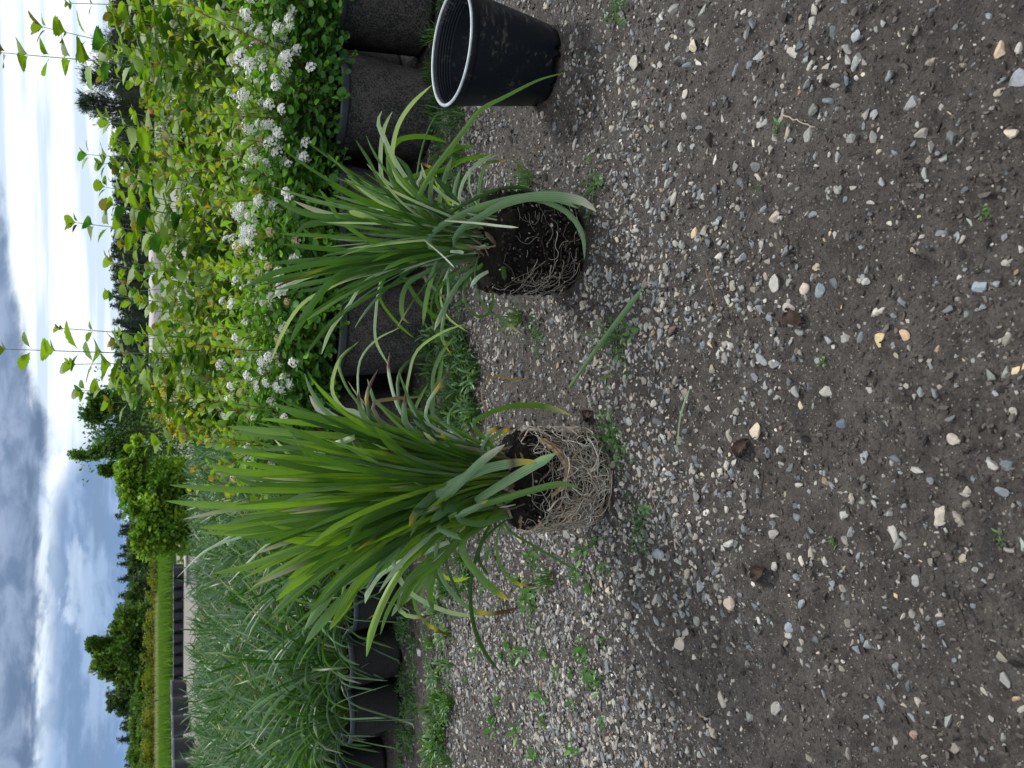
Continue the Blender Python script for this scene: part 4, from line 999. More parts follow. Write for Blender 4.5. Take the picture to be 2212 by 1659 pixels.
FRONT = [(1.035, 2.02, 'white flowering shrub in the big black pot cut off by the right edge', 20, 26, .60),
         (.740, 2.02, 'white flowering shrub in the big dusty black pot just left of the rightmost one', 18, 34, .66),
         (.447, 2.035, 'white flowering shrub whose pot stands directly behind the smaller rooted plant', 14, 26, .55),
         (.154, 2.04, 'white flowering shrub in the black pot seen between the two rooted plants', 20, 22, .60),
         (-.140, 2.10, 'white flowering shrub with orange tipped shoots behind the taller rooted plant', 26, 12, .60)]
for x, y, lab, ns, nf, tl in FRONT: spirea((x, y, 0), lab, rng, ns, nf, tl)
BACK = [(.90, 2.30, 'white flowering shrub of the second row seen over the rightmost front pot', 18, 22, .70), (.60, 2.31, 'white flowering shrub of the second row, right of the smaller rooted plant', 22, 22, .66), (.30, 2.32, 'white flowering shrub of the second row above the pot between the rooted plants', 16, 16, .60),
        (.01, 2.36, 'white flowering shrub of the second row with few flowers, right of the taller rooted plant', 14, 16, .56)]
for x, y, lab, ns, nf, tl in BACK: spirea((x, y, 0), lab, rng, ns, nf, tl)

# taller toothed-leaf shrubs behind
def tall_shrub(loc, label, rng, nst, zr, extra=(), group='tall lobed leaf shrubs behind the flowering shrubs'):
    o = potted_root('leafy_shrub', loc, label, 'shrub', group, .1365, .118, .252); L_ = MB(); S_ = MB()
    for q in range(nst):
        a = rng.uniform(0, 2 * pi); r2 = .17 * math.sqrt(rng.random()); zt = rng.uniform(*zr)
        shoot(L_, S_, (.03 * cos(a), .03 * sin(a), .215), (r2 * cos(a), r2 * sin(a), zt), rng.integers(9, 12), rng.uniform(.048, .064), T_TOOTH, c_nine, rng, .02, .0020, (.16, .26, .07), .28, 2, .7, 3)
    for (ex, ey, ez, n_, ls) in extra:
        e = np.array([ex - loc[0], ey - loc[1], ez]); shoot(L_, S_, (0.4 * e[0], 0.4 * e[1], .3), e, n_, ls, T_TOOTH, c_nine, rng, .012, .0022, (.15, .20, .08), .35, 2, .5, 3)
    L_.build('foliage', M_LEAF, o); S_.build('stems', M_STEM, o); return o
def ex(U, V, d, n=9, ls=.075): q = pt(U, V, d); return (q[0], q[1], q[2], n, ls)
rng = np.random.default_rng(43)
ROW = [(1.30, 2.62, 10, (.55, .80), [ex(1652, 150, 2.65, 8, .035)], 'lobed leaf shrub at the right edge, first row behind the flowering shrubs'),
       (1.00, 2.62, 14, (.55, .78), [ex(1545, 6, 2.6, 10, .078), ex(1600, 95, 2.6, 9, .078), ex(1625, 250, 2.6)], 'lobed leaf shrub sending up two tall shoots into the bright sky at the right'),
       (.70, 2.62, 14, (.50, .74), [ex(1395, 238, 2.65)], 'lobed leaf shrub in front of the two dark pines'),
       (.40, 2.64, 13, (.50, .74), [ex(1178, 165, 2.7, 10), ex(1215, 245, 2.7)], 'lobed leaf shrub with a red tipped shoot left of the pines'),
       (.11, 2.66, 14, (.50, .75), [ex(905, 6, 2.6, 9, .078), ex(872, 160, 2.65, 9), ex(950, 130, 2.65, 6, .04)], 'lobed leaf shrub with the tallest shoot, in the middle of the row'),
       (1.45, 2.95, 14, (.6, .84), [], 'lobed leaf shrub of the back row at the right edge'),
       (1.13, 2.95, 14, (.6, .84), [], 'lobed leaf shrub of the back row behind the two tall shoots'),
       (.83, 2.96, 14, (.56, .78), [ex(1325, 190, 3.0, 8), ex(1305, 225, 3.0, 8)], 'lobed leaf shrub of the back row right of centre'),
       (.52, 2.96, 14, (.56, .78), [ex(1255, 228, 3.0)], 'lobed leaf shrub of the back row behind the smaller rooted plant'),
       (.22, 2.97, 15, (.56, .80), [ex(1090, 245, 3.0)], 'lobed leaf shrub of the back row behind the pot gap'),
       (-.06, 3.0, 12, (.55, .78), [ex(815, 180, 2.95, 9), ex(790, 245, 2.95, 9)], 'lobed leaf shrub at the left end of the back row'),
       ]
for x, y, n_, zr, ext, lab in ROW: tall_shrub((x, y, 0), lab, rng, n_, zr, ext)

# ------------------------------------------------------------------ block of strap-leaved plants in small pots
rng = np.random.default_rng(51)
protos = []
for v_ in range(6):
    o = empty('potted_strap_plant', (0, 0, 0), 'x', 'potted plant')
    kids = []
    pot_parts(o, .079, .064, .152, M_POTSMALL, M_POTRIM, 36, .014, .004, M_POTSOIL)
    mb = MB(); tuft_fill(mb, (0, 0), .035, .145, 56, rng, (.20, .36), (.0022, .0046), 'gsqqqdqdh', (.05, .5), (.4, 1.5), 9, view=np.array([.6, -3, 1.0]))
    tuft_fill(mb, (0, 0), .03, .145, 26, rng, (.20, .34), (.0020, .0040), 'qqsh', (.5, 1.0), (1.6, 2.8), 12, view=np.array([.6, -3, 1.0])); mb.build('leaves', M_TURF, o)
    kids = [(x, []) for x in bpy.data.objects if x.parent == o]; protos.append((o, kids))
used = [False] * 6; cnt = 0
for r_ in range(27):
    y = 2.26 + r_ * .165
    xl = -.485 * y - .16; xr = -.34 if y < 2.6 else (-.34 + (y - 2.6) * .32)
    n_ = int((xr - xl) / .158)
    for q in range(n_):
        x = xr - q * .158 - (.079 if r_ % 2 else 0) + rng.normal(0, .008)
        if y < 2.40 and (x > -.16 or (q in (1,))): pass
        if cnt >= 297: break
        if y > 3.6 and rng.random() < min(.5, (y - 3.4) * .2): continue
        vi = rng.integers(6); o, kids = protos[vi]
        if y < 2.30: lab = ['potted strap leaved plant in the front row, nearest the taller rooted plant', 'front row potted strap leaved plant, second from the taller rooted plant', 'front row potted strap leaved plant, third from the taller rooted plant', 'front row potted strap leaved plant, fourth from the taller rooted plant', 'front row potted strap leaved plant, fifth from the taller rooted plant', 'front row potted strap leaved plant, sixth from the taller rooted plant', 'front row potted strap leaved plant at the left edge'][min(q, 6)]
        elif r_ < 4: lab = 'grey green strap leaved plant in a small black pot, just behind the front row'
        elif r_ < 12: lab = 'grey green strap leaved plant in the middle of the potted block on the left'
        else: lab = 'grey green strap leaved plant at the far end of the potted block on the left'
        grp = 'front row of potted strap leaved plants' if r_ == 0 else 'potted strap leaved plants: ' + ('just behind the front row' if r_ < 4 else 'middle of the block' if r_ < 12 else 'far end')
        loc = (x, y + rng.normal(0, .006), 0); rz = rng.normal(0, .5); sc_ = rng.uniform(.9, 1.12) 
        if not used[vi]:
            o.location = loc; o.rotation_euler = (0, 0, rz); o.scale = (sc_,) * 3; o['label'] = lab; o['group'] = grp; used[vi] = True
        else: copy_thing(o, kids, loc, rz, sc_, lab, grp)
        cnt += 1

# ------------------------------------------------------------------ weeds
def sprig(mb, c0, a, L_, n, ls, rng, col):
    e = c0 + np.array([cos(a) * L_, sin(a) * L_, rng.uniform(.0, .35) * L_ + .003]); shoot(mb, mb, c0 + np.array([0, 0, .002]), e, n, ls, T_LANCE, lambda t, r__: np.array(col) * r__.uniform(.7, 1.3), rng, L_ * .12, .0005, (.10, .16, .06), .1, 1, .6, 2)
def weed_mesh(kind, rng):
    mb = MB()
    if kind == 'grass':
        for _ in range(46): 
            a = rng.uniform(0, 2 * pi); L_ = rng.uniform(.02, .05); ln = rng.uniform(.2, 1.1); b = np.array([rng.normal(0, .005), rng.normal(0, .005), -.002]); t_ = b + L_ * np.array([sin(ln) * cos(a), sin(ln) * sin(a), cos(ln)])
            strap(mb, .0008, spline(np.array([t_, b + (t_ - b) * .55 + np.array([0, 0, .004]), b]), 5), 'ghq'[rng.integers(3)], rng)
    elif kind == 'knot':
        for _ in range(8): sprig(mb, np.array([0, 0, 0.]), rng.uniform(0, 6.28), rng.uniform(.02, .05), 9, .009, rng, (.075, .17, .055))
    elif kind == 'seedling':
        for _ in range(3): sprig(mb, np.array([rng.normal(0, .006), rng.normal(0, .006), 0.]), rng.uniform(0, 6.28), rng.uniform(.008, .016), 3, .013, rng, (.10, .24, .06))
    elif kind == 'broad':
        for _ in range(22):
            a = rng.uniform(0, 2 * pi); L_ = rng.uniform(.02, .05); ln = rng.uniform(.4, 1.3); b = np.array([rng.normal(0, .008), rng.normal(0, .008), -.002]); t_ = b + L_ * np.array([sin(ln) * cos(a), sin(ln) * sin(a), cos(ln)])
            strap(mb, .0022, spline(np.array([t_, b + (t_ - b) * .55 + np.array([0, 0, .008]), b]), 7), 'gqs'[rng.integers(3)], rng)
    return mb
rng = np.random.default_rng(81)
WP = {}
names = {'grass': ('grass_tuft', 'grass tuft'), 'knot': ('creeping_weed', 'weed'), 'seedling': ('weed_seedling', 'weed'), 'broad': ('broad_grass_tuft', 'grass tuft')}
def weed(kind, U, V, s_, label, group=None):
    v_ = int(rng.integers(3)); key = (kind, v_)
    P = gd(U, V)
    if key not in WP: WP[key] = o = weed_mesh(kind, rng).build(names[kind][0], M_TURF)
    else: o = WP[key].copy(); COL.objects.link(o)
    o.location = (P[0], P[1], gz(P[0], P[1])); o.rotation_euler = (0, 0, rng.uniform(0, 6.28)); o.scale = (s_,) * 3
    tag(o, label, names[kind][1], group)
    if not group and 'group' in o: del o['group']
    return o
weed('knot', 920, 1340, 1.5, 'trailing small leaved weed on the gravel at the tip of the fallen green leaf')
weed('knot', 730, 1320, 1.4, 'trailing small leaved weed against the right foot of the pale rooted ball')
weed('knot', 690, 1345, 1.1, 'small trailing weed just below the weed at the pale rooted ball')
weed('knot', 1255, 1285, 1.3, 'wiry trailing weed in front of the dark root ball on its right')
weed('grass', 1265, 1150, 1.5, 'fine grass tuft with red roots to the right of the dark root ball')
weed('grass', 975, 1125, 1.4, 'fine grass tuft on the gravel midway between the two root balls')
weed('knot', 945, 1160, 1.1, 'small leafy weed just below the tuft between the two root balls')
weed('grass', 1425, 985, 1.6, 'bright grass tuft hugging the left side of the empty pot')
weed('grass', 1390, 985, 1.5, 'bright grass tuft a hand left of the empty pot')
weed('grass', 1405, 1005, 1.3, 'small grass tuft in front of the pair beside the empty pot')
weed('knot', 1640, 1335, 1.0, 'small leafy weed at the right edge below the empty pot')
weed('grass', 410, 1195, 1.4, 'fine grass tuft on the gravel left of the pale root ball')
weed('knot', 560, 1090, 1.2, 'leafy weed tucked behind the pale root ball on its left')
weed('broad', 560, 1060, 1.2, 'broad bladed grass behind the pale root ball on its left')
weed('knot', 540, 1390, 1.2, 'leafy weed in the soil below the pale root ball')
weed('seedling', 940, 1375, 1.0, 'tiny green seedling under the trailing weed in the middle')
for U, V in ((1385, 1680), (480, 1800), (880, 1770), (560, 1400), (1250, 1620), (500, 2160), (1190, 2120)):
    weed('seedling', U, V, rng.uniform(.4, .65), 'tiny green seedling sprouting alone in the bare near soil', 'tiny seedlings in the near soil')
for _ in range(46):
    U = rng.uniform(10, 500); V = rng.uniform(1000, 1330)
    weed('seedling', U, V, rng.uniform(.8, 1.7), 'small green seedling among the gravel on the left', 'seedlings in the left gravel')
weed('seedling', 378, 1140, 2.2, 'curved broad seedling leaf standing in the left gravel')
def ground_cover(name, label, regions, rng):
    mb = MB()
    for (U0, U1, V0, V1, n_, kinds) in regions:
        for _ in range(n_):
            P = gd(rng.uniform(U0, U1), rng.uniform(V0, V1)); kd = kinds[rng.integers(len(kinds))]; w_ = COVER[kd][rng.integers(3)]; a = rng.uniform(0, 6.28); s_ = rng.uniform(.7, 1.4)
            c_, s1 = cos(a) * s_, sin(a) * s_; Rm = np.array([[c_, s1, 0], [-s1, c_, 0], [0, 0, s_]])
            for v, f, cc in zip(w_.v, w_.f, w_.c): pass
            Vv = np.concatenate(w_.v) @ Rm + np.array([P[0], P[1], gz(P[0], P[1])]); off = mb.n
            mb.v.append(Vv); mb.c.append(np.concatenate(w_.c)); mb.a.append(np.concatenate(w_.a)); mb.n += len(Vv)
            for f in w_.f: mb.f.append(f + off)
    return tag(mb.build(name, M_TURF), label, 'weeds', kind='stuff')
COVER = {k_: [weed_mesh(k_, rng) for _ in range(3)] for k_ in ('grass', 'knot', 'broad', 'seedling')}
ground_cover('weed_patch', 'thick mat of grass and weeds on the ground between the two rooted plants', [(790, 960, 940, 1010, 24, ('broad', 'grass', 'broad')), (760, 900, 1000, 1040, 16, ('broad', 'knot')), (880, 960, 960, 1010, 10, ('knot',)), (740, 820, 960, 1030, 12, ('grass', 'broad'))], rng)
ground_cover('weed_strip', 'strip of weeds and grass running along the small pots on the left', [(0, 160, 925, 975, 30, ('broad', 'grass')), (160, 420, 925, 980, 20, ('broad', 'seedling')), (380, 600, 925, 1010, 20, ('broad', 'grass', 'knot')), (0, 560, 860, 890, 70, ('knot', 'knot', 'seedling')), (500, 620, 1000, 1060, 12, ('grass', 'knot'))], rng)
ground_cover('weed_fringe', 'sparse weeds growing at the foot of the big black pots', [(1000, 1330, 935, 1010, 46, ('knot', 'grass', 'seedling')), (600, 1000, 925, 950, 26, ('grass', 'knot')), (1330, 1659, 935, 960, 16, ('grass', 'knot')), (1050, 1250, 990, 1060, 12, ('seedling', 'knot'))], rng)
# fallen leaf, twigs, straws
rng = np.random.default_rng(91)
def ground_strap(name, UV, w, kind, label, cat, zl=.008, tip=None):
    P = spline(np.array([gd(a, b, zl + (.010 if 0 < i < len(UV) - 1 else 0)) for i, (a, b) in enumerate(UV)]), 18); mb = MB(); strap(mb, w, P, kind, rng, tip, roll=.2); return tag(mb.build(name, M_STRAP), label, cat)
ground_strap('fallen_leaf', [(1040, 1390), (980, 1345), (900, 1285), (822, 1230)], .0042, 's', 'long green strap leaf fallen on the gravel between the two rooted plants', 'fallen leaf', .010)
ground_strap('straw', [(820, 1490), (760, 1470), (690, 1462)], .0013, 'p', 'pale twisted straw lying on the soil below the fallen green leaf', 'straw', .006)
def twig(UV, rad, col, label, group=None):
    mb = MB(); P = spline(np.array([gd(a, b, .005) for a, b in UV]), 10); P += rng.normal(0, .0006, P.shape); tube(mb, P, rad * np.linspace(1, .6, 10), col, 6, True); return tag(mb.build('twig', M_BARK), label, 'twig', group)
twig([(920, 1345), (870, 1395)], .0022, (.30, .22, .15), 'tan splintered twig beside the trailing weed in the middle')
twig([(1410, 1690), (1385, 1760)], .0010, (.30, .26, .19), 'thin straw coloured twig lying on the right of the soil')
twig([(1075, 1525), (985, 1555)], .0012, (.14, .09, .06), 'thin brown twig in the middle of the soil')
twig([(1560, 2180), (1520, 2200)], .0014, (.03, .02, .015), 'black twig near the lower right corner')
twig([(380, 2060), (300, 2090)], .0014, (.03, .024, .02), 'dark twig pressed into the soil at the lower left')
twig([(610, 1405), (560, 1415)], .0016, (.22, .15, .11), 'short brown twig below the pale root ball')
twig([(640, 1650), (560, 1640)], .0012, (.03, .024, .02), 'black curved twig in the left middle soil')
twig([(1150, 1700), (1110, 1705)], .0016, (.02, .016, .014), 'black chip like twig in the centre of the soil')
for _ in range(26):
    U = rng.uniform(60, 1600); V = rng.uniform(1450, 2190); a = rng.uniform(0, pi); l_ = rng.uniform(14, 34)
    if not clear(*gd(U, V)[:2], .02): continue
    twig([(U, V), (U + l_ * cos(a), V + l_ * sin(a))], rng.uniform(.0008, .0017), np.array([.022, .017, .014]) * rng.uniform(.6, 2), 'short dark twig fragment lying in the near soil', 'dark twig fragments in the near soil')
# dead curled leaves
for U, V, lab in ((975, 1720, 'curled dark brown dead leaf above the cream notched stone'), (690, 1600, 'crumpled black dead leaf in a hollow left of the cream chipped stone'), (420, 1640, 'dark crumpled dead leaf in the left of the soil'), (760, 1275, 'small brown dead leaf near the pale root ball')):
    P = gd(U, V); n_ = 14; a, b = np.meshgrid(np.linspace(-1, 1, n_), np.linspace(-1, 1, n_), indexing='ij'); w_ = np.sqrt(np.clip(1 - b ** 2, 0.02, 1))
    X_ = a * w_ * .009; Y_ = b * .014; Z_ = .004 + .007 * a * a + .004 * np.sin(b * 3 + 1) + rng.normal(0, .0007, a.shape)
    q_ = np.arange(n_ - 1)[:, None] * n_ + np.arange(n_ - 1)[None]; an = rng.uniform(0, 6); V_ = np.stack([X_ * cos(an) - Y_ * sin(an), X_ * sin(an) + Y_ * cos(an), Z_], -1)
    mb = MB(); mb.add(V_.reshape(-1, 3), np.stack([q_, q_ + n_, q_ + n_ + 1, q_ + 1], -1).reshape(-1, 4), (.045, .028, .022)); o = mb.build('dead_leaf', M_BARK, loc=(P[0], P[1], gz(P[0], P[1]))); tag(o, lab, 'dead leaf')

# ------------------------------------------------------------------ middle distance
T_DIA = (np.array([(0, 0, 0), (-.35, .5, .08), (0, 1, -.1), (.35, .5, .08)]), np.array([(0, 1, 2, 3)]))
def crown(mb, c0, rad, n, ls, cols, rng, clumps=30, spread=.32, squash=1.0, shell=.55):
    """foliage of many small leaves gathered in clumps through an uneven volume"""
    c0 = np.array(c0); rad = np.array(rad); d = nrm(rng.normal(size=(clumps, 3))); q = d * rng.uniform(shell, 1.0, (clumps, 1)) * rad
    cid = rng.integers(0, clumps, n); P = c0 + q[cid] + np.clip(rng.normal(0, 1, (n, 3)), -1.5, 1.5) * rad * spread * rng.uniform(.4, 1, (clumps, 1))[cid]
    Y_ = nrm(rng.normal(0, .8, (n, 3)) + d[cid] + np.array([0, 0, .3])); Z_ = nrm(rng.normal(0, .6, (n, 3)) + np.array([0, 0, 1.]))
    cc = np.array(cols)[rng.integers(0, len(cols), clumps)][cid] * rng.uniform(.65, 1.3, (n, 1)) * rng.uniform(.75, 1.2, (clumps, 1))[cid]
    P = P[P[:, 2] > .05] if False else P
    mb.batch(T_DIA[0], T_DIA[1], frames(Y_, Z_) * (ls * rng.uniform(.6, 1.3, n))[:, None, None], P, cc)
def limbs(mb, x, y, h, r0, tops, rng, col=(.07, .055, .04)):
    P = spline(np.array([(x, y, 0), (x + rng.normal(0, .02) * h, y, h * .5), (x, y, h * .9)]), 10); tube(mb, P, r0 * np.linspace(1, .25, 10), col, 7)
    for t_ in tops: 
        s_ = P[rng.integers(2, 7)]; tube(mb, spline(np.array([s_, (s_ + np.array(t_)) / 2 + np.array([0, 0, .05 * h]), t_]), 6), r0 * .4 * np.linspace(1, .3, 6), col, 5)
def tree(name, x, y, h, w, cols, label, cat, rng, n=3500, ls=.06, bottom=.2, clumps=26, group=None, bumps=(), trunk=True, spread=.32):
    o = empty(name, (x, y, 0), label, cat, group); mb = MB(); zc = (h + bottom) / 2
    crown(mb, (0, 0, zc), (w / 2, w / 2 * .9, (h - bottom) / 2 * .92), n, ls, cols, rng, clumps, spread)
    tops = [(rng.uniform(-.4, .4) * w, rng.uniform(-.4, .4) * w, rng.uniform(.5, .9) * h) for _ in range(6)]
    for bx, bz, bw, bh in bumps:
        crown(mb, (bx, 0, bz), (bw / 2, bw / 2, bh / 2), int(n * .22), ls, cols, rng, 9, .35, shell=.2); tops.append((bx, 0, bz + bh * .3))
    mb.build('crown', M_FAR, o)
    if trunk: m2 = MB(); limbs(m2, 0, 0, h * .9, max(.012, h * .016), tops, rng); m2.build('trunk', M_BARK, o)
    return o
rng = np.random.default_rng(101)
def at(U, V, d): q = pt(U, V, d); return q[0], q[2]
G1 = [(.17, .32, .03), (.11, .24, .025), (.22, .36, .03)]; G2 = [(.085, .17, .03), (.06, .13, .025), (.12, .21, .035)]; GD = [(.050, .100, .034), (.035, .075, .028), (.070, .125, .040)]
# bright green bushes behind the block
for U0, U1, V0, V1, d, lab in ((455, 560, 300, 430, 9.0, 'bright green leafy bush at the left of the pair behind the block of pots'), (540, 655, 268, 430, 9.3, 'taller bright green leafy bush directly behind the tallest leaf tips')):
    x0, z1 = at(U0, V0, d); x1, _ = at(U1, V0, d); tree('green_bush', (x0 + x1) / 2, d, z1, abs(x1 - x0) * 1.15, G1, lab, 'bush', rng, 6000, .055, .0, 40, 'bright green bushes', bumps=[(rng.uniform(-.3, .3), z1 * .93, .35, .3), (rng.uniform(-.4, .4), z1 * .9, .4, .3)])
# darker loose tree with a leaning top
x, z = at(730, 205, 12.0); x0, _ = at(620, 260, 12); x1, _ = at(835, 260, 12); tx, tz = at(675, 165, 12); t2x, t2z = at(765, 175, 12); t3x, t3z = at(640, 215, 12)
tree('loose_tree', x, 12.0, z + .05, x1 - x0 + .1, [(.06, .15, .022), (.04, .10, .02), (.09, .19, .03)], 'loose dark green tree with a leaning pointed top left of the tall shoots', 'tree', rng, 6500, .05, .0, 46,
     bumps=[(tx - x, tz - .12, .22, .42), (t2x - x, t2z - .2, .40, .60), (t3x - x, t3z - .15, .18, .3), (.35, z - .1, .5, .5), (tx - x + .1, tz - .45, .4, .5)])
# yellow flowering shrub
x, z = at(790, 350, 8.0)
tree('yellow_shrub', x, 8.0, at(790, 322, 8.0)[1], .55, [(.42, .42, .03), (.55, .45, .02), (.12, .20, .03)], 'yellow leaved shrub beside the white plastic object', 'shrub', rng, 1500, .035, .1, 16)
x, z = at(890, 330, 9.0); tree('yellow_green_shrub', x, 9.0, at(890, 325, 9.0)[1], .8, [(.20, .26, .03), (.28, .24, .04)], 'yellow green low shrub right of the yellow leaved shrub', 'shrub', rng, 1500, .04, .0, 16)
# pines on the right
def pine(name, x, y, h, w, label, rng, cat='tree', group=None, col=((.030, .062, .045), (.045, .085, .06)), tiers=22, per=9, rise=(.15, .75), cn=1.0, nl=(.035, .065)):
    o = empty(name, (x, y, 0), label, cat, group); mb = MB(); m2 = MB()
    tube(m2, spline(np.array([(0, 0, 0), (rng.normal(0, .01) * h, 0, h * .5), (0, 0, h)]), 8), h * .015 * np.linspace(1, .15, 8), (.06, .045, .035), 6)
    Ys, Zs, Ps, Ss, Cs = [], [], [], [], []
    for t_ in range(tiers):
        f = t_ / (tiers - 1); z0 = h * (.06 + .92 * f); L0 = w / 2 * (1 - f) ** .55 * cn + .03 * h
        for b in range(per):
            a = rng.uniform(0, 2 * pi); L_ = L0 * rng.uniform(.65, 1.15); e = np.array([L_ * cos(a), L_ * sin(a), L_ * rng.uniform(*rise)]); st_ = np.array([0, 0, z0]); tube(m2, np.array([st_, st_ + e]), np.array([.004, .0015]) * h, (.06, .045, .035), 3)
            n_ = 26; tt = rng.uniform(.2, 1.05, n_); Ps.append(st_ + e * tt[:, None] + rng.normal(0, .012 * h, (n_, 3))); Ys.append(nrm(e)[None] + rng.normal(0, .5, (n_, 3)) + [0, 0, .4]); Zs.append(rng.normal(0, 1, (n_, 3))); Ss.append(rng.uniform(*nl, n_) * h); Cs.append(np.array(col)[rng.integers(0, len(col), n_)] * rng.uniform(.6, 1.4, (n_, 1)))
    Y_ = nrm(np.concatenate(Ys)); Z_ = nrm(np.concatenate(Zs)); T_ = T_DIA[0] * np.array([.22, 1, .3])
    mb.batch(T_, T_DIA[1], frames(Y_, Z_) * np.concatenate(Ss)[:, None, None], np.concatenate(Ps), np.concatenate(Cs)); mb.build('crown', M_FAR, o); m2.build('trunk', M_BARK, o); return o
for U, V, d, w, lab in ((1437, 180, 20, 1.45, 'dark pine tree with a bushy top, the left one of the two right of centre'), (1500, 187, 21, 1.5, 'dark pine tree with a bushy top, the right one of the two right of centre'), (1560, 215, 22, 1.7, 'dark pine tree half hidden behind the tall shoots at the right')):
    x, z = at(U, V, d); pine('pine_tree', x, d, z, w, lab, rng, group='dark pine trees', rise=(.6, 1.4), cn=.8, nl=(.03, .055), tiers=20, per=13, col=((.022, .046, .036), (.034, .066, .048)))
# low coloured shrubs under the pines
for k, (U, V, d, w, cols, nm, lab) in enumerate(((1640, 300, 14, 1.3, [(.07, .022, .028), (.045, .016, .02)], 'purple_shrub', 'dark purple leaved shrub at the right edge under the treeline'), (1540, 305, 14, 1.2, [(.07, .022, .028), (.05, .018, .02)], 'purple_shrub', 'dark purple leaved shrub behind the tall shoots'), (1430, 308, 14, 1.1, [(.06, .022, .028), (.045, .018, .02)], 'purple_shrub', 'dark purple leaved shrub at the foot of the pines'),
        (1600, 322, 10, 1.0, [(.17, .24, .05), (.12, .20, .05)], 'pale_green_shrub', 'pale green shrub at the right edge below the purple ones'), (1490, 318, 10, .8, [(.20, .28, .05), (.14, .22, .05)], 'pale_green_shrub', 'pale green shrub below the two pines'), (1455, 304, 11, .45, [(.22, .28, .02)], 'yellow_green_shrub', 'small yellow green conifer below the left pine'), (1330, 330, 10, .9, [(.15, .24, .05)], 'pale_green_shrub', 'pale green shrub left of the pines'), (1180, 336, 10, 1.1, [(.14, .22, .05), (.2, .22, .06)], 'pale_green_shrub', 'pale green shrub in front of the white strip'))):
    x, _ = at(U, V, d); z = at(U, V, d)[1]; tree(nm, x, d, z, w, cols, lab, 'shrub', rng, 1500, .045, 0, 16, trunk=False)
# tall thin grasses behind the shrubs
rng = np.random.default_rng(111); protosg = []
for v_ in range(3):
    o = empty('tall_grass_clump', (0, 0, 0), 'x', 'grass clump'); mb = MB(); tuft_fill(mb, (0, 0), .06, 0, 34, rng, (.4, .68), (.0022, .004), 'bbgg', (.0, .22), (.05, .6), 9, view=np.array([0, -4, .5])); mb.build('blades', M_TURF, o); protosg.append((o, [(x, []) for x in bpy.data.objects if x.parent == o]))
ug = [False] * 3
for k, (x, y) in enumerate([(a, b) for b in (3.5, 3.85, 4.2) for a in np.arange(.25, 2.2, .30)]):
    vi = k % 3; o, kids = protosg[vi]; lab = 'clump of tall thin grass blades rising behind the lobed leaf shrubs'; grp = 'tall grass clumps behind the shrubs'; loc = (x + rng.normal(0, .05), y, 0); s_ = rng.uniform(.85, 1.1)
    if not ug[vi]: o.location = loc; o['label'] = lab; o['group'] = grp; o.scale = (s_,) * 3; ug[vi] = True
    else: copy_thing(o, kids, loc, rng.uniform(0, 6), s_, lab, grp)

# white plastic thing in the block
wx, wz = at(775, 390, 5.6); wo_ = empty('plastic_basket', (wx, 5.6, wz - .13), 'white wire basket wrapped in plastic with two raised arms, beside the yellow shrub', 'basket')
mb = MB()
for q in range(7): 
    a = q / 6; tube(mb, np.array([(-.07 + .14 * a, -.05, 0), (-.08 + .16 * a, -.055, .10)]), .0022, (1, 1, 1), 4); tube(mb, np.array([(-.07, -.05 - .0, .015 * q + .003), (.07, -.05, .015 * q + .003)]), .0020, (1, 1, 1), 4); tube(mb, np.array([(-.07 + .14 * a, .05, 0), (-.08 + .16 * a, .055, .10)]), .0022, (1, 1, 1), 4)
    tube(mb, np.array([(-.075, -.05 + .1 * a, 0), (-.082, -.055 + .11 * a, .10)]), .0022, (1, 1, 1), 4); tube(mb, np.array([(.075, -.05 + .1 * a, 0), (.082, -.055 + .11 * a, .10)]), .0022, (1, 1, 1), 4)
rim_ = np.array([(-.082, -.056, .1), (.082, -.056, .1), (.082, .056, .1), (-.082, .056, .1), (-.082, -.056, .1)]); tube(mb, rim_, .004, (1, 1, 1), 5); mb.build('basket_frame', M_WHITE, wo_)
for e in ([(-.03, 0, .10), (-.035, 0, .14), (-.08, 0, .215)], [(-.03, 0, .10), (-.03, 0, .145), (.012, 0, .215)]):
    mb = MB(); tube(mb, spline(np.array(e), 10), .008, (1, 1, 1), 8, True); mb.build('arm', M_WHITE, wo_)
mb = MB(); n_ = 18; a, b = np.meshgrid(np.linspace(0, 2 * pi, n_), np.linspace(0, 1, 8), indexing='ij'); r_ = .062 + .012 * np.sin(a * 5 + b * 7); V_ = np.stack([r_ * np.cos(a) * 1.1, r_ * .7 * np.sin(a), .004 + .09 * b + .01 * np.sin(a * 7)], -1); q_ = np.arange(n_ - 1)[:, None] * 8 + np.arange(7)[None]
mb.add(V_.reshape(-1, 3), np.stack([q_, q_ + 8, q_ + 9, q_ + 1], -1).reshape(-1, 4)); mb.build('plastic_wrap', M_WHITE, wo_)
mb = MB(); lathe(mb, [(.001, 0), (.07, 0), (.085, wz - .132), (.001, wz - .131)], 24); so = mb.build('plinth_pot', M_POTSMALL, loc=(wx, 5.6, 0)); tag(so, 'upturned dark pot under the white basket', 'plant pot')
# grey lidded tub at the back of the block
gx_, gz_ = at(425, 402, 7.4); gt = empty('grey_tub', (gx_, 7.4, 0), 'pale grey round tub at the back of the potted block', 'tub'); mb = MB(); lathe(mb, [(.001, 0), (.10, 0), (.125, gz_), (.001, gz_ + .01)], 32); mb.build('body', plain_mat('grey_tub', (.34, .34, .35), .6), gt); mb = MB(); lathe(mb, [(.118, gz_ - .01), (.138, gz_ - .006), (.138, gz_ + .012), (.118, gz_ + .018)], 32); mb.build('rim', plain_mat('tub_rim', (.40, .37, .32), .6), gt)
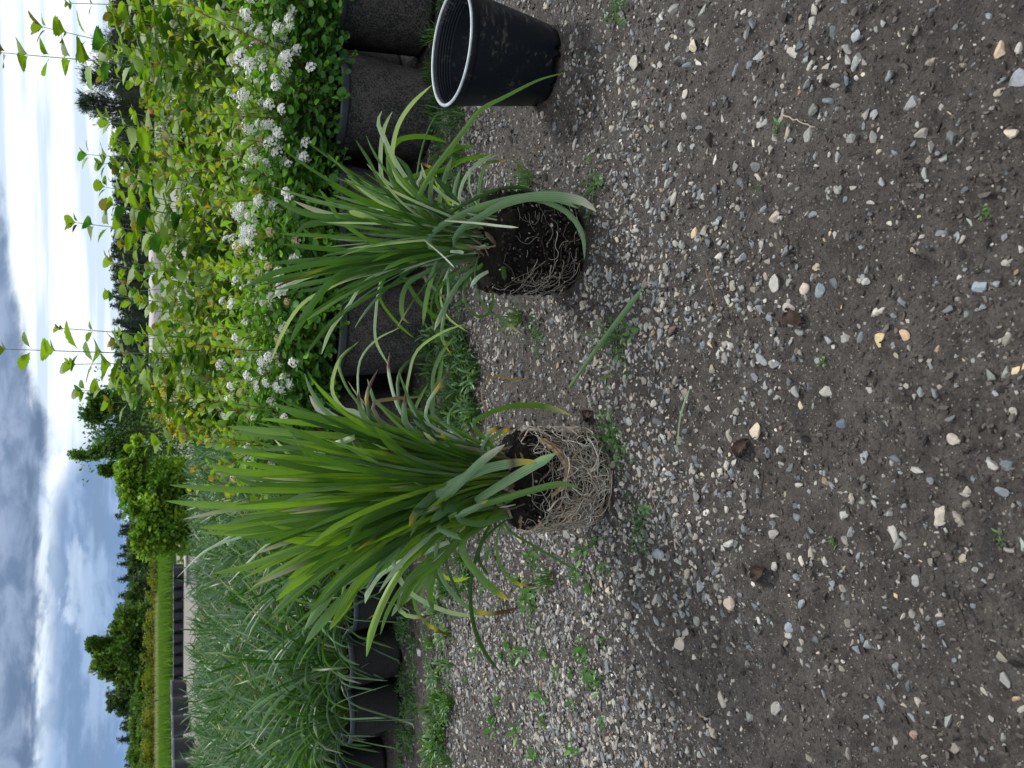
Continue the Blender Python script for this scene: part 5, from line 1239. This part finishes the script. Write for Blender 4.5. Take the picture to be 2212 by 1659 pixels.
# orange tags
for U, V, lab in ((1417, 325, 'small round orange tag among the shrubs'), (1420, 397, 'orange strip tag behind the flowering shrubs')):
    x, z = at(U, V, 4.6); o = empty('plant_tag', (x, 4.6, z), lab, 'tag'); mb = MB(); mb.add(ICO2 * np.array([.012, .003, .012 if 'round' in lab else .02]), ICO2F, (1, 1, 1)); mb.build('label_plate', M_ORANGE, o); mb = MB(); tube(mb, np.array([(0, 0, -.01), (0, 0, -z)]), .0015, (.1, .1, .1), 4); mb.build('stake', M_STEM, o)

# ------------------------------------------------------------------ far left: empty pots, rows, trees
rng = np.random.default_rng(121)
bp = empty('empty_pot', (0, 0, 0), 'x', 'plant pot'); M_BP = plain_mat('far_pot_plastic', (.018, .021, .028), .45, .5, 20, .3); M_BR = plain_mat('far_pot_rim', (.16, .18, .22), .45, .5, 20, .3)
pot_parts(bp, .178, .15, .36, M_BP, M_BR, 40, .035, .012, None); bk = [(x, []) for x in bpy.data.objects if x.parent == bp]
bps = [(188, 17.0), (150, 16.2), (109, 15.2), (59, 14.0), (9, 12.8)]
nth = ['first (rightmost)', 'second', 'third', 'fourth', 'fifth (leftmost)']; first = True
for k, (U, d) in enumerate(bps):
    x = (U - 20 - 829.5) / FPX * (d * cp + .35 * sp); lab = f'large empty black pot with pale rim, {nth[k]} of the far left row'
    zt = at(U, 369 + k * .8, d)[1] - .36
    if first: bp.location = (x, d, 0); bp['label'] = lab; bp['group'] = 'large empty black pots at the far left'; bp.scale = (1, 1, (zt + .36) / .36); first = False
    else: o = copy_thing(bp, bk, (x, d, 0), rng.uniform(0, 6), 1, lab, 'large empty black pots at the far left'); o.scale = (1, 1, (zt + .36) / .36)
# long row of small black pots and the bright grass in them
mb = MB(); K = 26000
xg = rng.uniform(-15.5, -4.9, K); yg = 25 + rng.normal(0, .55, K) + .0 * xg; hg = rng.uniform(.38, .54, K) * np.clip((xg + 16) / 1.8, .5, 1)
Y_ = nrm(np.stack([rng.normal(0, .28, K), rng.normal(0, .28, K), np.ones(K)], -1)); Z_ = rng.normal(0, 1, (K, 3)); mb.batch(T_DIA[0] * np.array([.06, 1, .3]), T_DIA[1], frames(Y_, Z_) * hg[:, None, None], np.stack([xg, yg, 0 * xg], -1), np.array([.105, .215, .028])[None] * rng.uniform(.7, 1.3, (K, 1)))
tag(mb.build('ornamental_grass', M_FAR), 'long bright green strip of ornamental grass across the far left', 'grass', kind='stuff')
sp_o = empty('small_pot', (0, 0, 0), 'x', 'plant pot'); pot_parts(sp_o, .12, .10, .21, M_BP, M_BP, 20, .02, .006, M_POTSOIL); sk = [(x, []) for x in bpy.data.objects if x.parent == sp_o]
first = True
for q in range(44):
    for rw in range(2):
        x = -4.2 - q * .245; y = 18.6 + rw * .3; U, V = proj(np.array([x, y, .2]))
        if U < -10: continue
        lab = 'small black pot in the long double row in front of the bright grass'; grp = 'row of small black pots at the far left'
        if first: sp_o.location = (x, y, 0); sp_o['label'] = lab; sp_o['group'] = grp; first = False
        else: copy_thing(sp_o, sk, (x, y, 0), 0, 1, lab, grp)
# pale dry grass and golden shrubs
mb = MB(); K = 9000
xg = rng.uniform(-19, -8.5, K); yg = 33 + rng.normal(0, 1.0, K); Y_ = nrm(np.stack([rng.normal(0, .3, K), rng.normal(0, .3, K), np.ones(K)], -1)); mb.batch(T_DIA[0] * np.array([.07, 1, .3]), T_DIA[1], frames(Y_, rng.normal(0, 1, (K, 3))) * (rng.uniform(.4, .62, K))[:, None, None], np.stack([xg, yg, 0 * xg], -1), np.where(rng.random((K, 1)) < .5, np.array([[.30, .33, .15]]), np.array([[.36, .33, .26]])) * rng.uniform(.7, 1.2, (K, 1)))
tag(mb.build('dry_grass', M_FAR), 'pale dry grass strip behind the bright green strip', 'grass', kind='stuff')
gp = []
for v_ in range(3):
    o = tree('golden_shrub', 0, 0, 1.0, 1.0, [(.17, .21, .02), (.12, .17, .025), (.21, .23, .02)], 'x', 'shrub', rng, 900, .10, 0, 14); gp.append((o, [(x, []) for x in bpy.data.objects if x.parent == o]))
ug = [False] * 3
for q in range(20):
    U = -5 + q * 24; d = 38; x, z = at(U, 312 if U < 330 else 322, d); vi = q % 3; o, kids = gp[vi]; lab = 'low golden green shrub in the hedge row at the far left'; s_ = (z + rng.uniform(-.08, .05))
    if not ug[vi]: o.location = (x, d, 0); o.scale = (s_,) * 3; o['label'] = lab; o['group'] = 'golden hedge row at the far left'; ug[vi] = True
    else: copy_thing(o, kids, (x, d + rng.normal(0, .3), 0), rng.uniform(0, 6), s_, lab, 'golden hedge row at the far left')
# trees on the left skyline: (U, Vtop, width px, d, colours, kind)
LT = [(-20, 300, 110, 42, [(.10, .17, .04), (.07, .13, .03)], 'yellow green tree cut by the left edge of the picture', 0), (70, 305, 100, 43, [(.11, .19, .04), (.08, .15, .03)], 'low light green tree close to the left edge of the treeline', 0), (150, 290, 80, 42, G2, 'low rounded tree below the spruces at the left', 0), (25, 285, 130, 48, G2, 'broad yellowish green tree at the far left edge of the treeline', 0), (105, 296, 110, 50, [(.09, .17, .03), (.06, .13, .03)], 'light green tree second from the left edge of the treeline', 0),
      (175, 248, 90, 46, GD, 'dark green tree left of the highest treetop', 0), (235, 192, 80, 44, G2, 'tallest leafy tree of the left treeline with a rounded leaning top', 1), (285, 232, 90, 45, G2, 'leafy tree just right of the tallest one of the left treeline', 0),
      (345, 262, 90, 50, GD, 'dark tree in the middle of the left treeline', 0), (420, 278, 90, 56, GD, 'low dark tree in the right part of the left treeline', 0), (490, 276, 80, 60, GD, 'dark tree of the left treeline next to the bright green bushes', 0), (560, 290, 120, 60, GD, 'dark tree mass behind the bright green bushes', 0)]
for U, V, wpx, d, cols, lab, peak in LT:
    x, z = at(U, V, d); w_ = wpx * 1.25 / FPX * d * .95
    bm = [(rng.uniform(-.3, .3) * w_, z * rng.uniform(.7, .95), w_ * .35, z * .3) for _ in range(4)]
    if peak: bm += [(.25 * w_, z * .92, w_ * .28, z * .25), (.0, z * .8, w_ * .4, z * .3), (-.35 * w_, z * .72, w_ * .4, z * .35)]
    tree('leafy_tree', x, d, z * .93, w_, cols, lab, 'tree', rng, 5200, .20, .0, 60, 'trees of the left skyline', bm, spread=.24)
for U, V, d, lab in ((160, 232, 60, 'thin dark spruce left of the highest treetop'), (135, 238, 62, 'bluish dark spruce at the left of the skyline'), (330, 248, 66, 'thin dark spruce in the middle of the left skyline'), (85, 268, 70, 'small bare topped spruce near the left edge'), (300, 262, 66, 'short dark spruce right of the highest treetop'), (545, 252, 40, 'narrow dark spruce rising behind the bright bushes'), (395, 275, 80, 'small dark spruce at the right of the left skyline')):
    x, z = at(U, V, d); pine('spruce_tree', x, d, z, z * .42, lab, rng, group='spruces of the skyline', tiers=16, per=7)
# long dark forest beyond, one mass
mb = MB(); m2 = []
Ts = T_DIA[0] * np.array([.5, 1, .4])
for q in range(520):
    az_ = rng.uniform(-34, 34) if q > 140 else rng.uniform(-3, 34); d = rng.uniform(150, 230); hh = (rng.uniform(6.2, 8.8) if az_ > -3 else rng.uniform(4.5, 7.5)) * d / 200 + .68; x = d * math.tan(radians(az_))
    tube(mb, np.array([(x, d, 0), (x, d, hh * .35), (x, d, hh * .7), (x, d, hh * .96)]), np.array([.20, .17, .09, .01]) * hh, np.array([.020, .038, .028]), 7); n_ = 190; f = rng.random(n_) ** .8; a = rng.uniform(0, 6.28, n_); w_ = hh * .24; P = np.stack([x + w_ * (1 - f) * np.cos(a), d + w_ * (1 - f) * np.sin(a), hh * f * .97], -1)
    Y_ = nrm(np.stack([np.cos(a), np.sin(a), rng.uniform(-.3, .6, n_)], -1)); Z_ = rng.normal(0, .4, (n_, 3)) + [0, 0, 1]; mb.batch(Ts, T_DIA[1], frames(Y_, Z_) * (hh * rng.uniform(.07, .13, n_))[:, None, None], P, np.array([.030, .058, .040])[None] * rng.uniform(.5, 1.5, (n_, 1)))
tag(mb.build('distant_forest', M_FAR), 'long dark conifer forest along the horizon', 'forest', kind='stuff')
# white row cover
x0, z0 = at(870, 321.5, 62); x1, _ = at(1115, 321, 62); rc = MB(); n_ = 60; tt = np.linspace(x0, x1, n_); aa = np.linspace(0, pi, 12); V_ = np.stack([np.repeat(tt, 12), 62 + 1.3 * np.cos(np.tile(aa, n_)), (z0 * np.sin(np.tile(aa, n_)) ** .6 + .0) * (1 + .03 * np.sin(np.repeat(tt, 12) * 2.1))], -1); q_ = np.arange(n_ - 1)[:, None] * 12 + np.arange(11)[None]
rc.add(V_.reshape(-1, 3), np.stack([q_, q_ + 12, q_ + 13, q_ + 1], -1).reshape(-1, 4)); tag(rc.build('row_cover', plain_mat('row_cover_fabric', (.42, .40, .42), .8)), 'long low white fabric tunnel at the foot of the dark forest', 'row cover')
# marker posts far left
for U, V0, V1, d, lab in ((142, 333, 362, 30, 'thin grey post standing before the golden hedge'),):
    x, z1 = at(U, V0, d); o = MB(); tube(o, spline(np.array([(0, 0, 0), (.05, 0, z1)]), 4), .03, (.06, .07, .06), 6, True); tag(o.build('post', M_STEM, loc=(x, d, 0)), lab, 'post')
